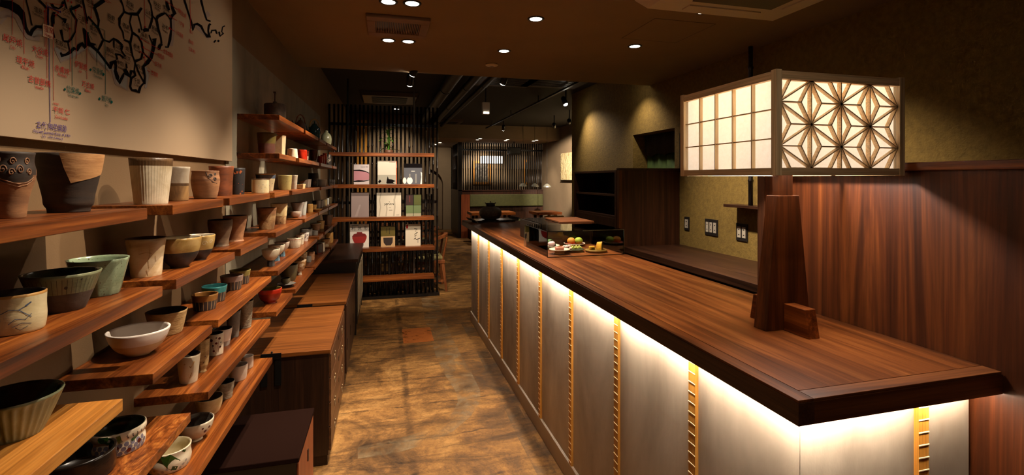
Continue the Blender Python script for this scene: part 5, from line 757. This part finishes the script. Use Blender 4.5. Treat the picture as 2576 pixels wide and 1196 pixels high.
# --- lowest row
P = pot('tea bowl with deep green splash over cream and grey dots', 'G', 378, 474, 1098, 1190, [(.84, 0), (.92, .05), (1, .4), (.96, .75), (1, 1)], ['off_white', 'off_white', 'cream_blue'], cat='bowl', n=40); deco(P, [([(-.5, .95), (-.1, .8), (.1, .55), (.3, .35)], .55), ([(.6, .98), (.8, .85)], .12), ([(.1, .3), (.35, .2)], .2)], 'green_splash', 'green_splash'); deco(P, [([(-1.1+.2*i, .1+.09*(i % 3))], .07) for i in range(6)]+[([(.5+.15*i, .15+.12*(i % 3))], .07) for i in range(4)], 'pale_grey')
P = pot('white tea bowl with grey inside and dark dots on a foot', 'G', 451, 533, 1037, 1112, FOOTB, ['off_white', 'off_white', 'stone_grey'], cat='bowl', n=40); deco(P, [([(.6, .55)], .1), ([(.85, .7)], .08), ([(.4, .75)], .06)], 'maroon')
pot('grey cream speckled bowl with pinholes', 'G', 494, 557, 985, 1046, [(.66, 0), (.74, .06), (.92, .5), (1, 1)], ['cream_ash', 'stone_grey'], cat='bowl', fn=wob(.02, 3)); pot('ringed grey stoneware cup', 'G', 545, 588, 951, 1006, TUM, ['rough_stone', 'dark_clay'], fn=rib(7, .02))
pot('plain white cup on the lowest shelf, nearer of two', 'G', 577, 621, 909, 960, [(.8, 0), (.86, .06), (.96, .5), (1, 1)], ['pinkish_white', 'plain_white']); pot('plain white cup on the lowest shelf, farther of two', 'G', 608, 636, 891, 929, CYL, ['pinkish_white', 'plain_white'])
# ------------------------------------------------------------------ pottery map on the left wall
board = box(-.74, -.722, -.6, 2.545, 1.582, ZC-.003).build('pottery_map', plain('map_board', col(152, 130, 105), .9, 0, .1), None, (0, 0, 0), RZ, .001); board['label'] = 'large cream wall map of pottery towns with brush-drawn coastlines'; board['category'] = 'wall map'
XM = -.7214
def mp(off): return lambda q: tuple(onX(q[0], q[1], XM+off, YAWL))
ls = []
washes = [([(0, 40), (20, 30), (45, 40), (60, 70), (72, 92), (100, 98)], [18, 22, 20, 18, 16, 12]), ([(80, 88), (95, 80), (112, 84)], [18, 20, 14]), ([(140, 120), (158, 146), (180, 140), (200, 128), (216, 120)], [10, 26, 16, 14, 10]), ([(225, 118), (245, 140), (262, 158), (278, 176)], [16, 26, 18, 12]), ([(284, 172), (300, 205), (312, 218), (318, 190)], [12, 26, 30, 10]), ([(366, 170), (372, 190), (366, 222)], [8, 10, 6]), ([(390, 105), (384, 128), (376, 148)], [12, 12, 10]), ([(436, 38), (436, 80), (430, 116)], [8, 8, 10]), ([(492, 64), (510, 80), (526, 98)], [8, 10, 8]), ([(518, 30), (526, 42)], [10, 12]), ([(0, 60), (18, 40), (36, 45)], [8, 6, 4])]
mb = MB(); [stroke(mb, a, w, mp(.0)) for a, w in washes]; mb.build('ink_wash', wash, board, kind='stuff'); mb = MB(); [stroke(mb, a, [x*.55 for x in w], mp(.0003)) for a, w in washes[1:6]]; mb.build('ink_wash', greyC, board, kind='stuff')
coast = [([(0, 8), (25, 12), (42, 22), (55, 35), (60, 50), (64, 68), (72, 84), (77, 88), (82, 76), (92, 67), (106, 68)], [14, 18, 18, 14, 9, 7, 6, 7, 7, 6, 6]), ([(66, 0), (74, 30), (81, 64)], 2), ([(98, 0), (112, 14), (118, 22)], 4), ([(122, 18), (121, 40), (122, 62)], 3), ([(137, 30), (133, 45), (134, 58), (132, 72), (138, 95)], [5, 7, 6, 3, 2]), ([(152, 132), (156, 140), (165, 138), (176, 132), (187, 121), (194, 126), (200, 114), (207, 110), (213, 118), (219, 110)], [3, 7, 5, 7, 6, 7, 8, 7, 9, 8]), ([(177, 24), (185, 38), (193, 50), (190, 80), (180, 98), (172, 105), (161, 104)], [4, 3, 4, 2, 4, 5, 4]), ([(154, 75), (157, 90), (160, 104)], [5, 3, 2]), ([(176, 24), (188, 20), (202, 13)], [5, 6, 5]), ([(209, 0), (213, 20), (218, 45), (219, 60)], 3), ([(162, 0), (168, 22)], 3), ([(142, 36), (156, 46), (164, 50), (164, 58)], [2, 2, 8, 3]), ([(210, 71), (216, 84), (220, 104), (226, 112), (241, 112)], [3, 9, 11, 9, 3]), ([(219, 52), (222, 42), (236, 58), (248, 72), (260, 100), (275, 106), (286, 97), (296, 103), (308, 114)], [6, 4, 3, 4, 3, 4, 4, 5, 4]), ([(237, 17), (246, 12), (262, 0)], [9, 8, 9]), ([(237, 17), (244, 35), (249, 52), (247, 70)], [5, 5, 4, 3]), ([(304, 0), (310, 15), (313, 30), (301, 47), (301, 65), (310, 82), (312, 98)], [4, 2, 3, 5, 3, 2, 2]), ([(313, 30), (322, 34), (332, 35), (346, 36), (350, 30), (357, 20)], [4, 4, 6, 7, 5, 4]), ([(229, 114), (245, 128), (262, 150), (278, 172)], [6, 5, 4, 5]), ([(247, 127), (254, 114), (260, 101)], [3, 4, 3]), ([(278, 174), (281, 158), (289, 155), (292, 166), (290, 178), (296, 196), (300, 208), (309, 192), (312, 184)], [3, 8, 9, 4, 6, 8, 9, 5, 2]), ([(314, 174), (320, 186), (327, 194), (331, 178), (338, 180), (341, 190), (332, 196)], [7, 8, 6, 5, 5, 4, 5]), ([(331, 196), (328, 218), (332, 227), (342, 228), (349, 232), (354, 218), (361, 210)], [4, 4, 4, 6, 7, 4, 3]), ([(341, 155), (338, 180)], 2), ([(341, 160), (350, 184), (364, 210)], 2.5), ([(364, 212), (365, 192), (361, 168), (371, 158), (380, 146), (386, 122), (388, 106), (391, 98), (384, 100)], [4, 3, 5, 8, 7, 7, 8, 6, 4]), ([(331, 36), (327, 56), (334, 83), (328, 110), (334, 140), (340, 156)], [3, 2, 3, 4, 2, 2]), ([(334, 83), (348, 92), (357, 108), (360, 128), (356, 148), (341, 154)], [6, 3, 3, 3, 4, 6]), ([(348, 38), (354, 60), (357, 76)], 2), ([(361, 78), (366, 75), (375, 76)], [6, 8, 6]), ([(376, 72), (382, 54), (384, 40), (380, 14), (374, 0)], [4, 4, 3, 2, 3]), ([(384, 40), (393, 50)], 2.5), ([(393, 52), (397, 42), (408, 36), (416, 33)], [4, 6, 6, 3]), ([(416, 33), (424, 42), (429, 50)], 2), ([(394, 50), (399, 74), (405, 95), (407, 110)], [5, 4, 3, 3]), ([(400, 126), (402, 116), (406, 112), (409, 114)], [4, 7, 5, 3]), ([(416, 118), (423, 119), (428, 100), (431, 76), (430, 50), (434, 38), (440, 34), (434, 20), (430, 0)], [3, 3, 5, 3, 3, 6, 7, 5, 3]), ([(419, 3), (421, 14), (426, 26)], [4, 6, 4]), ([(464, 0), (474, 32), (482, 56), (486, 77), (489, 62), (496, 60), (506, 66), (514, 82), (522, 92), (528, 94), (524, 78), (526, 64), (530, 60)], [4, 3, 3, 3, 5, 5, 5, 3, 6, 5, 3, 4, 4]), ([(506, 0), (512, 24), (520, 50), (530, 54)], [4, 3, 3, 3]), ([(531, 84), (533, 77), (543, 76), (546, 85)], [2, 3, 3, 3]), ([(551, 80), (554, 91), (562, 84), (558, 80), (560, 68), (566, 65)], [4, 3, 3, 2, 2, 2]), ([(538, 107), (543, 101)], 3), ([(548, 105), (551, 101)], 4), ([(350, 72), (351, 82)], [2, 4]), ([(375, 88), (381, 103), (387, 118)], 2), ([(360, 130), (367, 140), (376, 148)], 2), ([(287, 100), (287, 120)], 2.5), ([(291, 134), (296, 150)], 3), ([(294, 137), (303, 138), (311, 146)], [4, 3, 4]), ([(308, 114), (306, 128), (316, 142)], [5, 3, 2]), ([(312, 100), (324, 105), (330, 112)], [3, 4, 3]), ([(318, 160), (320, 172)], 2), ([(171, 106), (176, 128)], 2), ([(130, 10), (136, 18), (148, 22), (156, 16), (160, 4)], [5, 4, 3, 4, 5])]
mb = MB(); [stroke(mb, a, [q*1.2+.4 for q in (w if isinstance(w, list) else [w]*len(a))], mp(.0006)) for a, w in coast]; mb.build('coastline', ink, board, kind='stuff')
mb = MB(); [stroke(mb, a, 1.0 if len(a) < 3 else .9, mp(.0008)) for a in ([(31, 0), (32, 87)], [(60, 0), (61, 136)], [(112.5, 28), (113.5, 118)], [(117, 5), (118.6, 197)], [(115, 20), (116, 60)], [(134, 60), (134.5, 160), (135.5, 253)], [(175.5, 73), (177.5, 180), (172, 178)], [(190.5, 27), (192.5, 148)], [(211, 20), (218, 60), (219, 199)], [(234, 0), (229, 42)], [(117, 7), (160, 13)], [(122, 20), (146, 31)], [(134, 35), (140, 38)], [(363.5, 0), (365, 66)], [(415, 0), (446, 24)], [(427, 40), (445, 52)], [(427, 71), (440, 79)], [(355, 98), (408, 128)], [(361, 120), (394, 137)], [(353, 130), (372, 140), (390, 160)], [(363.5, 145), (366, 160)], [(370, 177), (378, 181)], [(478, 0), (480, 74)], [(262, 0), (274, 8)], [(268, 0), (280, 8)])]
for x, y in ((112, 28), (160, 13), (146, 32), (141, 39), (175.5, 72), (190.5, 26), (229, 44), (205, 18), (365, 68), (427, 40), (427, 71), (355, 98), (361, 119), (353, 130), (363.5, 144), (171, 2), (180, 6), (31, 1)): mb.add(disc(10, mp(.001), x, y, 1.8, 2.6), [tuple(range(10))])
mb.build('red_pointer_line', redI, board, kind='stuff')
mb = MB(); [stroke(mb, a, 1.0, mp(.0009)) for a in ([(180.5, 17), (182.5, 215)], [(233, 62), (264, 77), (266, 237)], [(243.5, 112), (244, 166)], [(222, 84), (232, 100)])]
for x, y in ((180, 16), (233, 60), (222, 83)): mb.add(disc(10, mp(.001), x, y, 1.8, 2.6), [tuple(range(10))])
for x, y in ((163.4, 225), (202, 235.4), (228, 175.6), (260.9, 187.2), (250.5, 248.9), (281.5, 257)): mb.add([mp(.001)(q) for q in ((x, y-4.4), (x+2.8, y), (x, y+4.4), (x-2.8, y))], [(0, 1, 2, 3)])
mb.build('green_pointer_line', grnI, board, kind='stuff'); mb = MB(); stroke(mb, [(120, 12), (122, 40), (124, 120), (126.5, 308)], 1.4, mp(.0009)); stroke(mb, [(121, 16), (138, 24), (151, 30)], 2, mp(.0009)); mb.add(disc(10, mp(.001), 152, 30, 1.8, 2.8), [tuple(range(10))]); mb.build('violet_pointer_line', purI, board, kind='stuff')
mb = MB(); mb.add([mp(.0012)(q) for q in ((108, 60), (134, 68), (133, 99), (108, 91))], [(0, 1, 2, 3)]); mb.build('name_plate', plain('map_board_patch', col(222, 200, 172), .7), board)
def label(lst, m, nm):
    mb = MB()
    for s, x, y, w, h in lst:
        a, b, c = onX(x-w/2, y, XM, YAWL), onX(x+w/2, y, XM, YAWL), onX(x, y, XM, YAWL); o = (XM+.0016, (a.y+b.y)/2, c.z); put_text(mb, s, o, (0, 1, 0), (0, 0, 1), b.y-a.y, h*depth(c, YAWL)/FPX)
    mb.build(nm, m, board, kind='stuff')
label([('尾戸焼', 30, 101, 49, 19), ('Odo', 30, 119, 13, 8), ('理平焼', 62, 155, 45, 18), ('Rihei', 62, 170, 18, 9), ('大谷焼', 99, 127, 39, 18), ('Otani', 98, 142, 16, 8), ('蛍窯', 121, 75, 24, 17), ('Hotaru', 121, 90, 21, 8), ('古曽部焼', 97.5, 204, 56, 18), ('kosobe', 97.5, 220, 20, 8), ('赤膚焼', 154.5, 175.6, 36, 16), ('Akahada', 154.5, 189, 23, 8), ('伊賀焼', 201.5, 164.7, 31, 17), ('Iga', 200.7, 180, 8, 8), ('万古焼', 220, 214, 31, 15), ('Banko', 220, 228, 14, 8), ('作陶家', 139, 261.5, 15, 6), ('平岡 仁', 152.7, 278.7, 42, 15), ('Zin Hiraoka', 152.7, 296, 32, 8), ('津軽金山焼', 456.8, 33, 21, 13), ('八戸焼', 454.8, 60, 14, 11), ('小久慈焼', 450.8, 86, 18, 12), ('会津本郷焼', 421.7, 134.5, 24, 13), ('相馬焼', 403.6, 141.5, 17, 12), ('益子焼', 396.6, 162.6, 17, 12), ('笠間焼', 387.5, 185.7, 17, 12), ('旭川', 480, 80, 8, 10), ('陶房', 480, 106, 11, 10), ('工房', 478, 124, 9, 10), ('和', 487, 130, 6, 9)], redI, 'red_lettering')
label([('信楽焼', 182, 227, 32, 17), ('Shigaraki', 183, 242.4, 25, 8), ('常滑焼', 244.7, 179, 26, 16), ('Tokoname', 244.7, 193, 22, 7), ('瀬戸焼', 266.7, 250, 25, 15), ('Seto', 266.7, 264, 9, 7)], grnI, 'green_lettering')
label([('古代 陶邑窯跡', 128, 319, 76, 18), ('Ancient Suemura Ruins of a kiln', 128, 335, 94, 8.5), ('5th - 10th Century', 129.7, 346.7, 53, 8.5)], purI, 'violet_lettering')
J = [('徳島', 'Tokushima', 94, 26), ('大阪', 'Osaka', 165, 27), ('奈良', 'Nara', 163, 62), ('和歌山', 'Wakayama', 152, 110), ('三重', 'Mie', 204, 46), ('愛知', 'Aichi', 234, 72), ('長野', 'Nagano', 278.5, 44), ('群馬', 'Gunma', 317, 67), ('静岡', 'Shizuoka', 275, 127), ('山梨', 'Yamanashi', 297, 118), ('神奈川', 'Kanagawa', 303, 160), ('埼玉', 'Saitama', 323, 125), ('東京', 'Tokyo', 318, 146), ('栃木', 'Tochigi', 343, 117), ('茨城', 'Ibaraki', 352, 170), ('千葉', 'Chiba', 343, 204), ('福島', 'Fukushima', 362, 88), ('宮城', 'Miyagi', 388.5, 72), ('岩手', 'Iwate', 414.6, 68), ('山形', 'Yamagata', 372.5, 32), ('秋田', 'Akita', 394.5, 12), ('青森', 'Aomori', 417.6, 22), ('新潟', 'Niigata', 326, 10), ('岐阜', 'Gifu', 225, 4), ('滋賀', 'Shiga', 198, 2)]
label([q for a, b, x, y in J for q in ((a, x, y, (11-.008*x)*len(a), 15-.007*x), (b, x, y+13-.006*x, (3.6-.0028*x)*len(b), 6))], ink, 'black_lettering')
